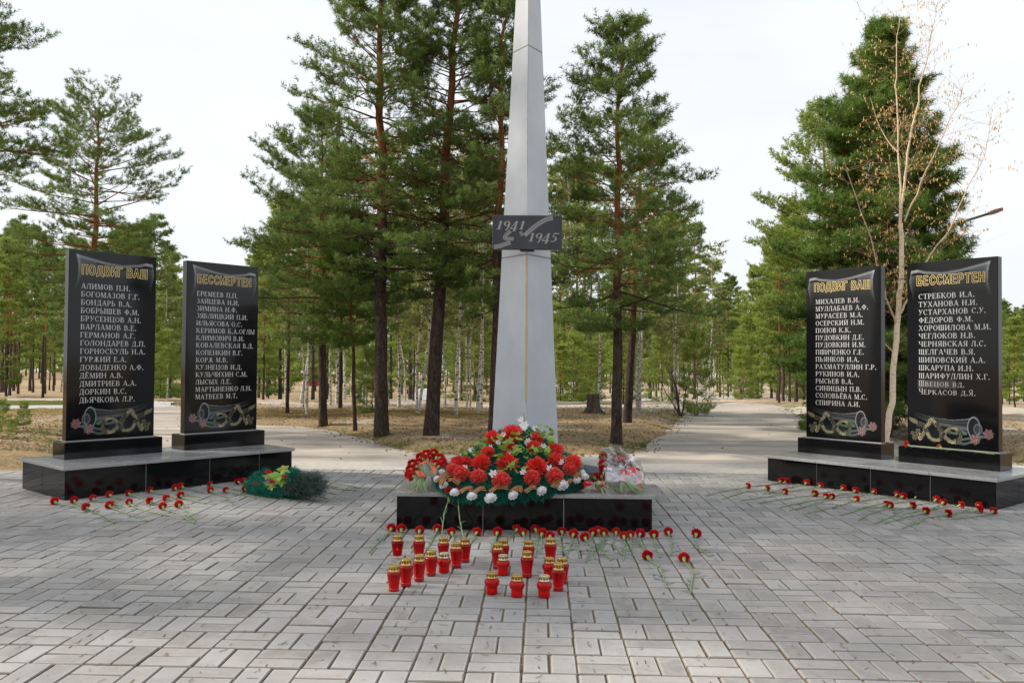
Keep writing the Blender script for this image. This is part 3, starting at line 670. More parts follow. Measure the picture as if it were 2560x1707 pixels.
# ------------------------------------------------------------------ obelisk and dated plaque
def obelisk():
    Yc = 7.15; base = PT(1283+27*K*0, 1100, Yc); cx = PT(1205.5*K, 1020*K, Yc).x
    hb = CH
    zt = 6.33; hw0 = .284; hw1 = .003
    t = empty('obelisk', (cx, Yc, hb), 0, 'tall tapering pale grey painted steel obelisk with a front ridge, rust streak below the plaque', 'obelisk')
    H = zt-hb; hw = lambda z: hw0+(hw1-hw0)*z/H
    cuts = [0, 1.74, 3.46, H]; g = .006; nd = lambda z: hw(z)*1.45
    for a, b in zip(cuts[:-1], cuts[1:]):
        m = MB(); P = []
        for z in (a+g, b-g):
            w_, d_ = hw(z), nd(z); P += [(-w_, 0, z), (0, -d_, z), (w_, 0, z), (0, d_, z)]
        m.add(P, [(0, 1, 5, 4), (1, 2, 6, 5), (2, 3, 7, 6), (3, 0, 4, 7), (3, 2, 1, 0), (4, 5, 6, 7)]); m.build('steel_section', MT['ob'], t)
        if b < H-.1:
            m = MB(); P = []
            for z in (b-g, b+g):
                w_, d_ = hw(z)-.002, nd(z)-.002; P += [(-w_, 0, z), (0, -d_, z), (w_, 0, z), (0, d_, z)]
            m.add(P, [(0, 1, 5, 4), (1, 2, 6, 5), (2, 3, 7, 6), (3, 0, 4, 7)]); m.build('weld_seam', MT['seam'], t)
    for lo, hi, mt, ww, nm in ((.55, 1.73, MT['stain'], .0095, 'rust_streak'), (2.33, H-.3, MT['seam'], .0022, 'ridge_weld')):
        m = MB(); P = []; n = 24
        for i in range(n+1):
            z = lo+(hi-lo)*i/n; w2 = ww*(.75+.5*((i*7919) % 13)/13)*(1 if i else .2)
            for sx, dy in ((-1, 0), (0, -.002), (1, 0)): P.append((sx*w2, -nd(z)+w2*1.45*abs(sx)*.98-.0025+dy, z))
        m.add(P, [(i*3+k, i*3+k+1, i*3+k+4, i*3+k+3) for i in range(n) for k in (0, 1)]); m.build(nm, mt, t)
    # plaque
    zc0, zc1 = hb+1.985+.005, 0
    Yp = Yc-nd(2.2)-.03
    c0 = PT(1131*K, 574*K, Yp); c1 = PT(1291*K, 497*K, Yp)
    w_, h_ = (c1.x-c0.x), (c1.z-c0.z); p = empty('dated_plaque', (c0.x, Yp, c0.z), R(-1.0), 'dark slate plaque reading 1941-1945 bolted across the obelisk', 'plaque')
    m = MB(); m.box((0, -.035, 0), (w_, .02, h_), bev=.004); m.build('slab', MT['plaque'], p)
    m = MB(); m.box((w_*.4, -.02, -.012), (w_*.6, .02, -.001)); m.box((w_*.44, .02, .02), (w_*.56, .06, h_-.02)); m.build('bracket', MT['iron'], p)
    fr = lambda a, b, z: Vector((a, -.035-z, b))
    W = w_; s = W/1240.
    f2 = lambda X, Yy: (X-370)*s
    def up(y): return (1010-y)*s*1.0
    for txt, x, y in (('1941', 415, 655), ('-', 905, 800), ('1945', 985, 868)):
        sz = 150*s; letters(txt, f2(x+12, 0), up(y)-.001, sz, .0008, p, mat('shade_etch', (.14, .145, .15), .5), 'numeral_shadow', 1.22, .26, .02, frame=fr)
        letters(txt, f2(x, 0), up(y), sz, .0022, p, MT['etchl'], 'numeral', 1.22, .26, .02, frame=fr)
    def band(pts, wds, nm='ribbon_engraving'):
        m = MB(); q = smooth(pts, 5); n = len(q)
        for off, ww in wds:
            P = []
            for i, a in enumerate(q):
                b = q[min(i+1, n-1)]; c = q[max(i-1, 0)]; d = Vector((b[0]-c[0], -(b[1]-c[1]))).normalized(); nn = Vector((-d.y, d.x))
                for e in (off-ww/2, off+ww/2): P.append(fr(f2(a[0], 0)+nn.x*e*s, up(a[1])+nn.y*e*s, .0010))
            m.add(P, [(2*i, 2*i+1, 2*i+3, 2*i+2) for i in range(n-1)])
        m.build(nm, MT['etchl'], p)
    band([(930, 750), (1050, 640), (1180, 540), (1330, 455), (1440, 432)], ((0, 20), (-34, 20), (-56, 5), (22, 5)))
    band([(395, 955), (500, 935), (610, 895), (690, 868)], ((0, 18), (-32, 18), (-52, 5), (20, 5)))
    band([(750, 815), (680, 815), (610, 810), (600, 790), (640, 740), (700, 690)], ((0, 20), (30, 14), (-22, 6)))
    band([(860, 690), (880, 730), (900, 770)], ((0, 14), (24, 10), (-20, 5)))
MT['etchl'] = mat('light_etching', (.36, .36, .36), .5)
obelisk()
# ------------------------------------------------------------------ trees
class Wood:
    """collects tapered tubes in numpy-friendly lists"""
    def __init__(s, Hn): s.V = []; s.F = []; s.c = []; s.H = Hn
    def tube(s, pts, rad, n=6, thin=0.0):
        b = len(s.V); ref = Vector((1, .2, 0)).normalized(); L = len(pts)
        for i, p in enumerate(pts):
            d = pts[min(i+1, L-1)]-pts[max(i-1, 0)]; d = d.normalized() if d.length > 1e-9 else Vector((0, 0, 1))
            a = ref-d*ref.dot(d)
            if a.length < 1e-3: a = Vector((0, 1, 0))-d*d.y
            a.normalize(); q = d.cross(a)
            for k in range(n):
                t = 2*math.pi*k/n; s.V.append(tuple(p+(a*math.cos(t)+q*math.sin(t))*rad[i])); s.c.append((s.H, thin, 0))
        for i in range(L-1):
            for k in range(n): s.F.append((b+i*n+k, b+i*n+(k+1) % n, b+(i+1)*n+(k+1) % n, b+(i+1)*n+k))
    def mesh(s, name, m):
        return mesh_np(name, np.array(s.V), np.array(s.F), m, smooth=True, col=np.array(s.c))
def needles(S, m, per=14, ln=.055, wd=.010, name='crown', spread=.9, seed=0, quad=False):
    """S: list of (pos, dir, length, shade)"""
    r = np.random.default_rng(seed); n = len(S)
    P = np.array([s[0][:] for s in S]); Dd = np.array([s[1][:] for s in S]); Ls = np.array([s[2] for s in S]); sh = np.array([s[3] for s in S])
    Dd /= np.linalg.norm(Dd, axis=1, keepdims=True)+1e-9
    P = np.repeat(P, per, 0); Dd = np.repeat(Dd, per, 0); Ls = np.repeat(Ls, per); sh = np.repeat(sh, per)
    t = r.random(n*per); rv = r.normal(size=(n*per, 3)); rv -= Dd*(rv*Dd).sum(1, keepdims=True); rv /= np.linalg.norm(rv, axis=1, keepdims=True)+1e-9
    b = P+Dd*(Ls*t)[:, None]; d = Dd*r.uniform(.3, .8, n*per)[:, None]+rv*spread; d /= np.linalg.norm(d, axis=1, keepdims=True)
    ll = ln*r.uniform(.7, 1.2, n*per); s_ = np.cross(d, r.normal(size=(n*per, 3))); s_ /= np.linalg.norm(s_, axis=1, keepdims=True)+1e-9
    s_ *= wd/2; tip = b+d*ll[:, None]; mid = b+d*(ll*.45)[:, None]
    if quad:
        V = np.stack([b, mid-s_, tip, mid+s_], 1).reshape(-1, 3); F_ = np.arange(n*per*4).reshape(-1, 4); k = 4
    else:
        V = np.stack([b-s_, b+s_, tip], 1).reshape(-1, 3); F_ = np.arange(n*per*3).reshape(-1, 3); k = 3
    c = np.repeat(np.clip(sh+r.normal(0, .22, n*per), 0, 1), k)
    return mesh_np(name, V, F_, m, col=np.stack([c, c, c], 1))
def pine_mesh(seed, H, r0, cb, Rm, prof, m, lean=(0, 0), wsp=.30, nl=5, per=22, ln=.062, wd=.0085, dens=1.0, bare=.0, updir=.5, lmax=1.12, side=None, barkm='bark'):
    rd = random.Random(seed); W = Wood(H); S = []
    tr = [Vector((lean[0]*(z/H)+rd.gauss(0, .012)*z/H*3, lean[1]*(z/H)+rd.gauss(0, .012), z)) for z in np.linspace(-.08, H, 16)]
    def tp(z):
        i = min(max(z/H, 0), .999)*15; k = int(i); return tr[k].lerp(tr[k+1], i-k)
    rr = [r0*(1.22 if i == 0 else 1)*(1-.86*(i/15)**1.15) for i in range(16)]
    W.tube(tr, rr, 10)
    def shoots(p, d, L, lev):
        n = max(2, int(L/.052*dens))
        for k in range(n):
            q = p+d*L*(k+rd.random())/n
            e = (d+Vector((rd.gauss(0, .5), rd.gauss(0, .5), rd.gauss(.25, .35)))).normalized()
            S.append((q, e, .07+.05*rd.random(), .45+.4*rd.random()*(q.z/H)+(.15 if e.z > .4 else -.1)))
    z = cb*H
    while z < H*.985:
        t = (z-cb*H)/(H*(1-cb)); base = tp(z); k0 = rd.random()*6.28
        for j in range(nl if t < .85 else 4):
            az = k0+j*6.283/nl+rd.gauss(0, .35); f = prof(t)*Rm
            if side: f *= 1+side[1]*math.cos(az-side[0])
            L = f*rd.uniform(.48, lmax)
            if L < .08: L = .08
            el = R(-8+75*t**1.4+rd.gauss(0, 13))*updir*1.6
            d = Vector((math.cos(az)*math.cos(el), math.sin(az)*math.cos(el), math.sin(el)))
            zb = z+rd.gauss(0, wsp*.25); p = tp(zb); pts = [p]; n = max(4, int(L/.2)); bend = rd.uniform(-.01, .13)
            for i in range(n):
                d = (d+Vector((rd.gauss(0, .07), rd.gauss(0, .07), bend if i > n*.35 else -.03))).normalized(); pts.append(pts[-1]+d*L/n)
            br = r0*.26*(1-.6*t)*min(1, .35+L/Rm*.7); W.tube(pts, [br*(1-.85*i/n) for i in range(n+1)], 5)
            foliage = rd.random() > bare*(1-t)*1.5
            for i in range(1, n+1):
                s = i/n
                if s < .28+.25*(1-t)*rd.random(): continue
                dd = (pts[i]-pts[i-1]).normalized()
                for sg in (-1, 1):
                    l2 = (.18+.42*L*(1.05-s))*rd.uniform(.6, 1.1)
                    sd = Vector((-dd.y, dd.x, 0)); sd = sd.normalized() if sd.length > .01 else Vector((1, 0, 0))
                    d2 = (dd*.75+sd*sg*rd.uniform(.5, 1)+Vector((0, 0, rd.uniform(0, .4)))).normalized()
                    e2 = pts[i]+d2*l2; W.tube([pts[i], pts[i].lerp(e2, .5)+Vector((0, 0, -.02)), e2], [br*.3, br*.2, .003], 3)
                    if not foliage and rd.random() < .7: continue
                    nsub = max(1, int(l2/.16))
                    for q in range(nsub):
                        u = (q+.7)/nsub
                        if u < .3: continue
                        b0 = pts[i].lerp(e2, u)
                        for s3 in (-1, 1):
                            sd3 = Vector((-d2.y, d2.x, 0)); sd3 = sd3.normalized() if sd3.length > .01 else Vector((1, 0, 0)); d3 = (d2*.7+sd3*s3*.8+Vector((0, 0, rd.uniform(.05, .6)))).normalized()
                            l3 = rd.uniform(.08, .2)*(1.2-.5*u); shoots(b0, d3, l3, 3)
                    shoots(pts[i].lerp(e2, .55), d2, l2*.5, 2)
            shoots(pts[-1]-d*.12, d, .2, 1)
        z += wsp*rd.uniform(.75, 1.25)*(1-.35*t)
    if S:
        top = tp(H*.97); shoots(top, Vector((0, 0, 1)), H*.05, 1)
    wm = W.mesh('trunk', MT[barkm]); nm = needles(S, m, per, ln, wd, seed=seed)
    return wm, nm, len(S)
cone = lambda a=.35: (lambda t: (1-t)**.75*(1-math.exp(-(t+.02)/.10))*(1-a)+a*(1-t)**.4*(1-math.exp(-(t+.03)/.06)))
round_ = lambda t: math.sqrt(max(0, 1-t**2.6))*(.55+.45*min(1, t/.3))
def stand(name, wm, nm, loc, rz=0, sc=1.0, label='', cat='tree', group=None, szh=None):
    t = empty(name, loc, rz, label, cat, group); t.scale = (sc, sc, szh or sc)
    link('trunk', wm, t)
    if nm: link('crown', nm, t)
    return t
def topz(Y, py): return EYE+(F*(.0)-(py-898.8))/F*Y
def base2(x, y): return G(x*K, y*K)
NT = 0
wide = lambda e: (lambda t: (1-t)**e*(1-math.exp(-(t+.04)/.09))*(.86+.14*math.sin(t*17+e*9)))
def hero(name, bx, by, topx, topy, wpx, seed, cb, Rm, prof, m, label, **kw):
    b = base2(bx, by); H = topz(b.y, topy*K)-b.z; tx = PT(topx*K, topy*K, b.y).x
    wm, nm, n = pine_mesh(seed, H, wpx*K*b.y/F/2, cb, Rm, prof, m, lean=(tx-b.x, kw.pop('leany', 0)), **kw)
    stand(name, wm, nm, (b.x, b.y, b.z-.02), 0, 1, label); return b, H
hero('pine_tree', 876, 1003, 872, -230, 32, 11, .27, 1.70, wide(.62), MT['pine'], 'big pine with brown straight trunk, nearest tree left of the obelisk, third trunk from it', nl=6, wsp=.21, side=(math.pi, .12), bare=.25)
hero('pine_tree', 990, 1005, 1062, -230, 34, 23, .29, 1.50, wide(.62), MT['pine'], 'big pine leaning right with orange upper trunk, second trunk left of the obelisk', nl=6, wsp=.22, bare=.25)
hero('pine_tree', 1134, 1014, 1160, -60, 27, 31, .29, 1.25, wide(.6), MT['pine'], 'dark pine whose trunk stands against the left edge of the obelisk', nl=5, wsp=.24, bare=.3)
hero('pine_tree', 1416, 1023, 1425, 50, 27, 47, .30, 1.62, wide(.62), MT['pine'], 'tall pine with straight dark trunk right of the obelisk behind the cellophane bouquet', nl=6, wsp=.23, bare=.25)
hero('pine_tree', 1440, 980, 1475, 330, 22, 53, .48, 1.5, cone(.5), MT['pine'], 'pine with smooth orange trunk close behind the tall pine right of the obelisk', nl=5, wsp=.30, bare=.2)
hero('pine_tree', 742, 980, 735, 300, 20, 59, .33, 1.9, cone(.6), MT['pine'], 'pine with flared foot and red-brown trunk at the left asphalt edge', nl=6, wsp=.24, side=(math.pi, .15), bare=.15)
hero('young_pine', 816, 990, 800, 500, 10, 61, .42, .75, cone(.4), MT['cedar'], 'slender young pine with thin dark trunk and dense dark crown left of the big pines', nl=5, wsp=.16)
hero('pine_tree', 205, 945, 225, 250, 23, 67, .42, 2.15, lambda t: (.55+.45*(1-t))*(1-t**7)**.5*(1-math.exp(-(t+.05)/.1)), MT['pine'], 'flat-topped pine with orange trunk rising above the leftmost stele', nl=5, wsp=.245, bare=.15, updir=.45)
hero('pine_tree', -120, 985, -110, -160, 30, 71, .50, 1.9, wide(.6), MT['cedar'], 'large dark pine at the left edge of the picture, its trunk out of frame', nl=6, wsp=.24, side=(0, .2))
hero('stone_pine', 2035, 1001, 2030, 70, 26, 73, .14, 1.95, lambda t: (.50+.5*(1-t))*math.sqrt(max(0, 1-t**3.2))*(.9+.1*math.sin(t*23)), MT['cedar'], 'dense dark conical stone pine behind the catkin birch', nl=9, wsp=.145, ln=.10, wd=.011, updir=.85, per=18, lmax=.95, dens=1.35, side=(math.pi, .12))
hero('pine_tree', 1905, 955, 1890, 260, 17, 79, .25, 2.2, cone(.6), MT['pinel'], 'light green pine half hidden behind the stone pine, left of it', nl=6, wsp=.27, per=11, ln=.07, wd=.016)
# the shared stock of mid and far pines and birches
def farp(seed, H, cb, Rm, m, per=9, ln=.10, wd=.022, **kw): return pine_mesh(seed, H, H*.0085, cb, Rm, cone(.5), m, per=per, ln=ln, wd=wd, dens=.65, wsp=.34, nl=5, **kw)[:2]+(H,)
PST = [farp(101, 7, .40, 1.15, MT['pine']), farp(102, 7.5, .55, 1.2, MT['pine'], bare=.2), farp(103, 6, .28, 1.2, MT['pinel']), farp(104, 8, .62, 1.1, MT['pine'], bare=.3), farp(105, 5, .15, 1.05, MT['pinel'])]
SAP = [pine_mesh(201+i, 1.6, .014, .06, .42, cone(.5), MT['pinel'], per=9, ln=.055, wd=.011, wsp=.17, nl=4, dens=.8)[:2]+(1.6,) for i in range(2)]
def birch_mesh(seed, H, r0, lean=(0, 0), leaf=1.0, wob=.05, cb=.35):
    rd = random.Random(seed); W = Wood(H); S = []; w1, w2 = rd.random()*6, rd.random()*6
    tr = [Vector((lean[0]*(z/H)+wob*math.sin(z*1.4+w1)*min(1, z), lean[1]*(z/H)+wob*math.sin(z*1.1+w2)*min(1, z), z)) for z in np.linspace(-.05, H, 18)]
    W.tube(tr, [r0*(1.25 if i == 0 else 1)*(1-.9*(i/17)) for i in range(18)], 8)
    for j in range(int(H*7)):
        t = cb+(1-cb)*rd.random()**.9; i = t*17; k = min(int(i), 16); p = tr[k].lerp(tr[k+1], i-k); az = rd.random()*6.28; L = H*.16*(1.15-t)*rd.uniform(.6, 1.3)+.12
        d = Vector((math.cos(az)*.8, math.sin(az)*.8, .75)).normalized(); pts = [p]
        for q in range(5): d = (d+Vector((rd.gauss(0, .12), rd.gauss(0, .12), -.13))).normalized(); pts.append(pts[-1]+d*L/5)
        W.tube(pts, [r0*.2*(1-t*.5)*(1-.18*q) for q in range(6)], 4, thin=.8)
        for q in range(2, 6):
            for e in range(3):
                dd = (d+Vector((rd.gauss(0, .8), rd.gauss(0, .8), rd.gauss(-.1, .5)))).normalized(); l2 = rd.uniform(.1, .35); a = pts[q]; W.tube([a, a+dd*l2], [.004, .002], 3, thin=1)
                for g in range(int(5*leaf)): S.append((a+dd*l2*rd.random(), dd, .05, .4+.6*rd.random()))
    wm = W.mesh('trunk', MT['birch']); nm = needles(S, MT['bleaf'], 3, .045, .034, seed=seed, quad=True, spread=1.2) if S else None
    return wm, nm, H
BST = [birch_mesh(301, 6, .040, (.1, .1), leaf=1.6, cb=.25, wob=.03), birch_mesh(302, 5.5, .033, (.5, 0), wob=.05, leaf=1.5, cb=.28), birch_mesh(303, 6.5, .041, (-.2, .2), leaf=1.2, cb=.25, wob=.03), birch_mesh(304, 5, .020, (-.35, 0), leaf=.9, wob=.07, cb=.3)]
SKY = ([-200, 0, 60, 150, 350, 395, 420, 480, 540, 590, 640, 700, 800, 1250, 1500, 1600, 1650, 1690, 1720, 1760, 1830, 1900, 2150, 2240, 2320, 2600],
       [440, 500, 520, 540, 480, 600, 690, 700, 640, 540, 470, 430, 300, 260, 400, 500, 600, 650, 620, 560, 460, 400, 400, 620, 690, 700])
def lim(x, Y, slack=0): return topz(Y, (np.interp(x, *SKY)+slack)*K)
rt = random.Random(5)
def put(stock, bx, by, H, wpx, name, label, group, cat='tree', idx=None, px=False):
    b = G(bx, max(by, 978)) if px else base2(bx, by); wm, nm, H0 = stock[rt.randrange(len(stock)) if idx is None else idx]
    x2 = bx/K if px else bx; H = min(H+max(0, b.y-22)*.17*(H > 3), max(.25, lim(x2, b.y, rt.uniform(0, 50))-b.z)); sz = H/H0; r_now = None
    if wpx: 
        sc = None
    s = sz*rt.uniform(.85, 1.1); stand(name, wm, nm, (b.x, b.y, b.z-.02), rt.random()*6.28, s, label, cat, group, sz)
# individually placed mid-distance trees: photo pixel of the foot
def place_all():
    P = [((95, 995), 3, 'pine with orange upper bole beside the second stele, left one of a pair'), ((220, 985), 3, 'darker pine right of the orange-boled pine beside the second stele'), ((495, 1208), 3, 'thin brown pine trunk directly right of a white birch at the sand edge'), ((880, 885), 1, 'far pine in front of the red shed'), ((1235, 1160), 3, 'slim pine with shadow, between the white birches and the slender young pine')]
    for (x, y), k, l in P: put(PST, 630+x/5.6, 820+y/5.6, 7.5, 0, 'pine_tree', l, None, idx=k, px=True)
    P = [((150, 1003), 3, 'thin grey pine right beside the big brown pine trunk'), ((415, 1010), 1, 'orange-stemmed pine beside the far bench'), ((1130, 1030), 1, 'grey-barked pine behind the straight birch'), ((1330, 1030), 3, 'thin dark pine between birches left of the obelisk')]
    for (x, y), k, l in P: put(PST, 950+x/5.6, 820+y/5.6, 7.5, 0, 'pine_tree', l, None, idx=k, px=True)
    P = [((95, 910), 1, 'pine just right of the obelisk, leaning slightly'), ((305, 910), 1, 'pine behind the left concrete kerb frame'), ((388, 910), 3, 'thin pine left of the tree stump'), ((1195, 870), 1, 'pine between the birch pair and the path birch'), ((470, 820), 3, 'far dark pine above the stump'), ((1240, 700), 3, 'distant pine right behind the birch pair')]
    for (x, y), k, l in P: put(PST, 1380+x/4.9, 820+y/4.9, 7.5, 0, 'pine_tree', l, None, idx=k, px=True)
    P = [((610, 755), 1, 'pine with orange upper trunk at the end of the right path'), ((640, 630), 3, 'far pine behind the orange-topped pine of the right path'), ((245, 780), 3, 'grey pine right of the path birch'), ((1215, 805), 2, 'bushy light pine near the gate, left of a twin'), ((1350, 810), 2, 'bushy light pine next to the third stele, right of a twin'), ((1080, 770), 4, 'low dense pine in front of the gate')]
    for (x, y), k, l in P: put(PST, 1680+x/4.356, 820+y/4.356, 7.5, 0, 'pine_tree', l, None, idx=k, px=True)
    P = [((50, 1060), 1, 'pine with orange bole at the left edge'), ((170, 1073), 1, 'pine with reddish bole, second trunk from the left edge'), ((418, 1073), 1, 'grey-trunked pine with a small box nailed on it'), ((20, 945), 3, 'far dark pine at the very left edge'), ((128, 920), 3, 'far dark pine between the two orange-boled ones'), ((280, 915), 3, 'far thin pine left of the boxed pine'), ((500, 910), 3, 'far pine just left of the first stele')]
    for (x, y), k, l in P: put(PST, x/3.735, 700+y/3.735, 7.0, 0, 'pine_tree', l, None, idx=k, px=True)
    put(PST, 380+170/3.73, 700+965/3.73, 4.6, 0, 'pine_tree', 'small pine seen in the gap between the two left steles', None, idx=4, px=True)
    put(PST, 605*K, 925*K, 4.6, 0, 'pine_tree', 'broad light pine behind the right edge of the second stele', None, idx=2, px=True)
    put(PST, 1700*K, 905*K, 6, 0, 'pine_tree', 'light green pine left of the gate', None, idx=2, px=True)
    put(PST, 1790*K, 930*K, 6, 0, 'pine_tree', 'tall light green pine leaning over the gate beside the third stele', None, idx=1, px=True)
    for i, (x, y) in enumerate(((2330, 940), (2312, 915), (2352, 925))): put(PST, x*K, y*K, 2.6+.3*i, 0, 'young_pine', 'light green young pine at the right edge beyond the rightmost stele', 'young pines at the right edge', idx=4, px=True)
    B = [((470, 1112), 0, 'white birch right of the thin pair of trunks near the second stele'), ((680, 1095), 1, 'leaning white birch, left of a close trio'), ((718, 1175), 3, 'thin white birch in the middle of the close trio'), ((770, 1222), 0, 'thickest white birch, right one of the trio'), ((1100, 1130), 2, 'white birch right of the flared pine'), ((1190, 1120), 0, 'white birch next to the slim pine'), ((1555, 1120), 2, 'white birch between slender and big pine'), ((1600, 1185), 3, 'thin crooked birch left of the big pine')]
    for (x, y), k, l in B: put(BST, 630+x/5.6, 820+y/5.6, 6, 0, 'birch_tree', l, None, idx=k, px=True)
    B = [((110, 1135), 2, 'birch partly hidden behind the big pine trunk'), ((267, 1188), 0, 'straight white birch between the two big pines'), ((515, 1255), 3, 'left stem of the birch pair that parts in a V'), ((538, 1257), 1, 'right stem of the birch pair that parts in a V'), ((910, 1180), 3, 'bent thin birch right of the leaning big pine'), ((1065, 1250), 0, 'straight white birch in front of the grey pine'), ((1365, 1230), 2, 'heavily marked birch beside the obelisk, left one'), ((1415, 1160), 1, 'leaning birch beside the obelisk, right one'), ((1215, 1145), 3, 'thin far birch left of a matching one'), ((1260, 1140), 3, 'thin far birch right of a matching one')]
    for (x, y), k, l in B: put(BST, 950+x/5.6, 820+y/5.6, 6, 0, 'birch_tree', l, None, idx=k, px=True)
    B = [((578, 1045), 0, 'slim birch right behind the stump'), ((1038, 1045), 2, 'left birch of the pair on a mossy mound'), ((1075, 1045), 0, 'right birch of the pair on a mossy mound'), ((1510, 1030), 1, 'birch with black foot left of the right path')]
    for (x, y), k, l in B: put(BST, 1380+x/4.9, 820+y/4.9, 6, 0, 'birch_tree', l, None, idx=k, px=True)
    put(BST, 1680+450/4.356, 820+735/4.356, 5, 0, 'birch_tree', 'far pale birch left of the path-end pine', None, idx=2, px=True)
    put(BST, 1680+300/4.356, 820+750/4.356, 5, 0, 'birch_tree', 'far birch right of the grey pine', None, idx=1, px=True)
    for i in range(3): put(BST, (2300+22*i)*K, (890+5*i)*K, 4.2, 0, 'birch_tree', 'hazy bare birch at the far right edge', 'bare birches at the right edge', idx=3, px=True)
    Sx = [((630+1680/5.6, 820+1230/5.6), 1.3, 'thin bare-stemmed pine sapling left of the big pine'), ((1380+265/4.9, 820+940/4.9), 1.9, 'bright sapling inside the left kerb frame'), ((1680+275/4.356, 820+950/4.356), 1.7, 'bright sapling at the left edge of the right path'), ((1680+915/4.356, 820+780/4.356), 2.2, 'sapling in front of the gate'), ((380+140/3.73, 700+1090/3.73), 1.7, 'sapling seen in the gap between the left steles'), ((1380+1345/4.9, 820+930/4.9), 2.2, 'sapling inside the right kerb frame'), ((220/3.735, 700+1440/3.735), .46, 'small dark spruce sapling left of the first stele'), ((15/3.735, 700+1440/3.735), .50, 'small spruce sapling at the left picture edge'), ((-10, 1100), .34, 'low spruce sapling at the bottom of the left forest edge'), ((30, 1098), .28, 'lowest bushy spruce beside the first plinth'), ((2000, 1000), 2.6, 'light sapling right behind the third stele'), ((2216, 1040), 2.4, 'sapling seen between the right steles')]
    for (x, y), H, l in Sx: put(SAP, x, y, H, 0, 'pine_sapling', l, None, 'sapling', px=True)
    # deeper rows of the forest
    n = 0
    for k in range(280):
        Y = 27+220*rt.random()**1.35; x2 = rt.uniform(-260, 2620); b = PT(x2*K, 900, Y)
        if (1590 < x2 < 1760 and Y < 60) or (395 < x2 < 450 and Y < 50) or pdist(path_c, np.array([b.x]), np.array([Y]))[0] < 1.2: continue
        pine = rt.random() < .72; st = PST if pine else BST; i = rt.randrange(len(st)); wm, nm, H0 = st[i]
        H = max(2.0, min(rt.uniform(5, 9)+(Y-25)*.07, lim(x2, Y, rt.uniform(0, 70))-float(hg(Y))))
        s = H/H0
        stand('pine_tree' if pine else 'birch_tree', wm, nm, (b.x, Y, float(hg(Y))-.03), rt.random()*6.28, s*rt.uniform(.9, 1.3), ('pine standing deep in the park forest, one of many alike' if pine else 'white-stemmed birch deep in the park forest, one of many alike'), 'tree', 'pines of the deep forest' if pine else 'birches of the deep forest', s)
place_all()
for k in range(90):
    Y = 23+90*rt.random()**1.5; x2 = rt.uniform(-150, 2500); b = PT(x2*K, 900, Y)
    if (1560 < x2 < 1870 and Y < 42) or (x2 < 160 and Y < 70) or (pdist(path_c, np.array([b.x]), np.array([Y]))[0] < .7): continue
    H = min(rt.uniform(1.6, 3.4)*(1+(Y-23)/70), lim(x2, Y)-float(hg(Y))); i = rt.choice((0, 1, 2, 3)); st, nme = ((SAP[i % 2], 'pine_sapling') if i < 2 else ((PST[4], 'young_pine') if i == 2 else (BST[3], 'young_birch')))
    stand(nme, st[0], st[1], (b.x, Y, float(hg(Y))), rt.random()*6, H/st[2]*rt.uniform(1, 1.4), {'pine_sapling': 'light green pine sapling scattered among the park trunks', 'young_pine': 'young pine branched to the ground among the park trunks', 'young_birch': 'young thin birch in fresh leaf among the park trunks'}[nme], 'tree', nme.replace('_', ' ')+' undergrowth', H/st[2])
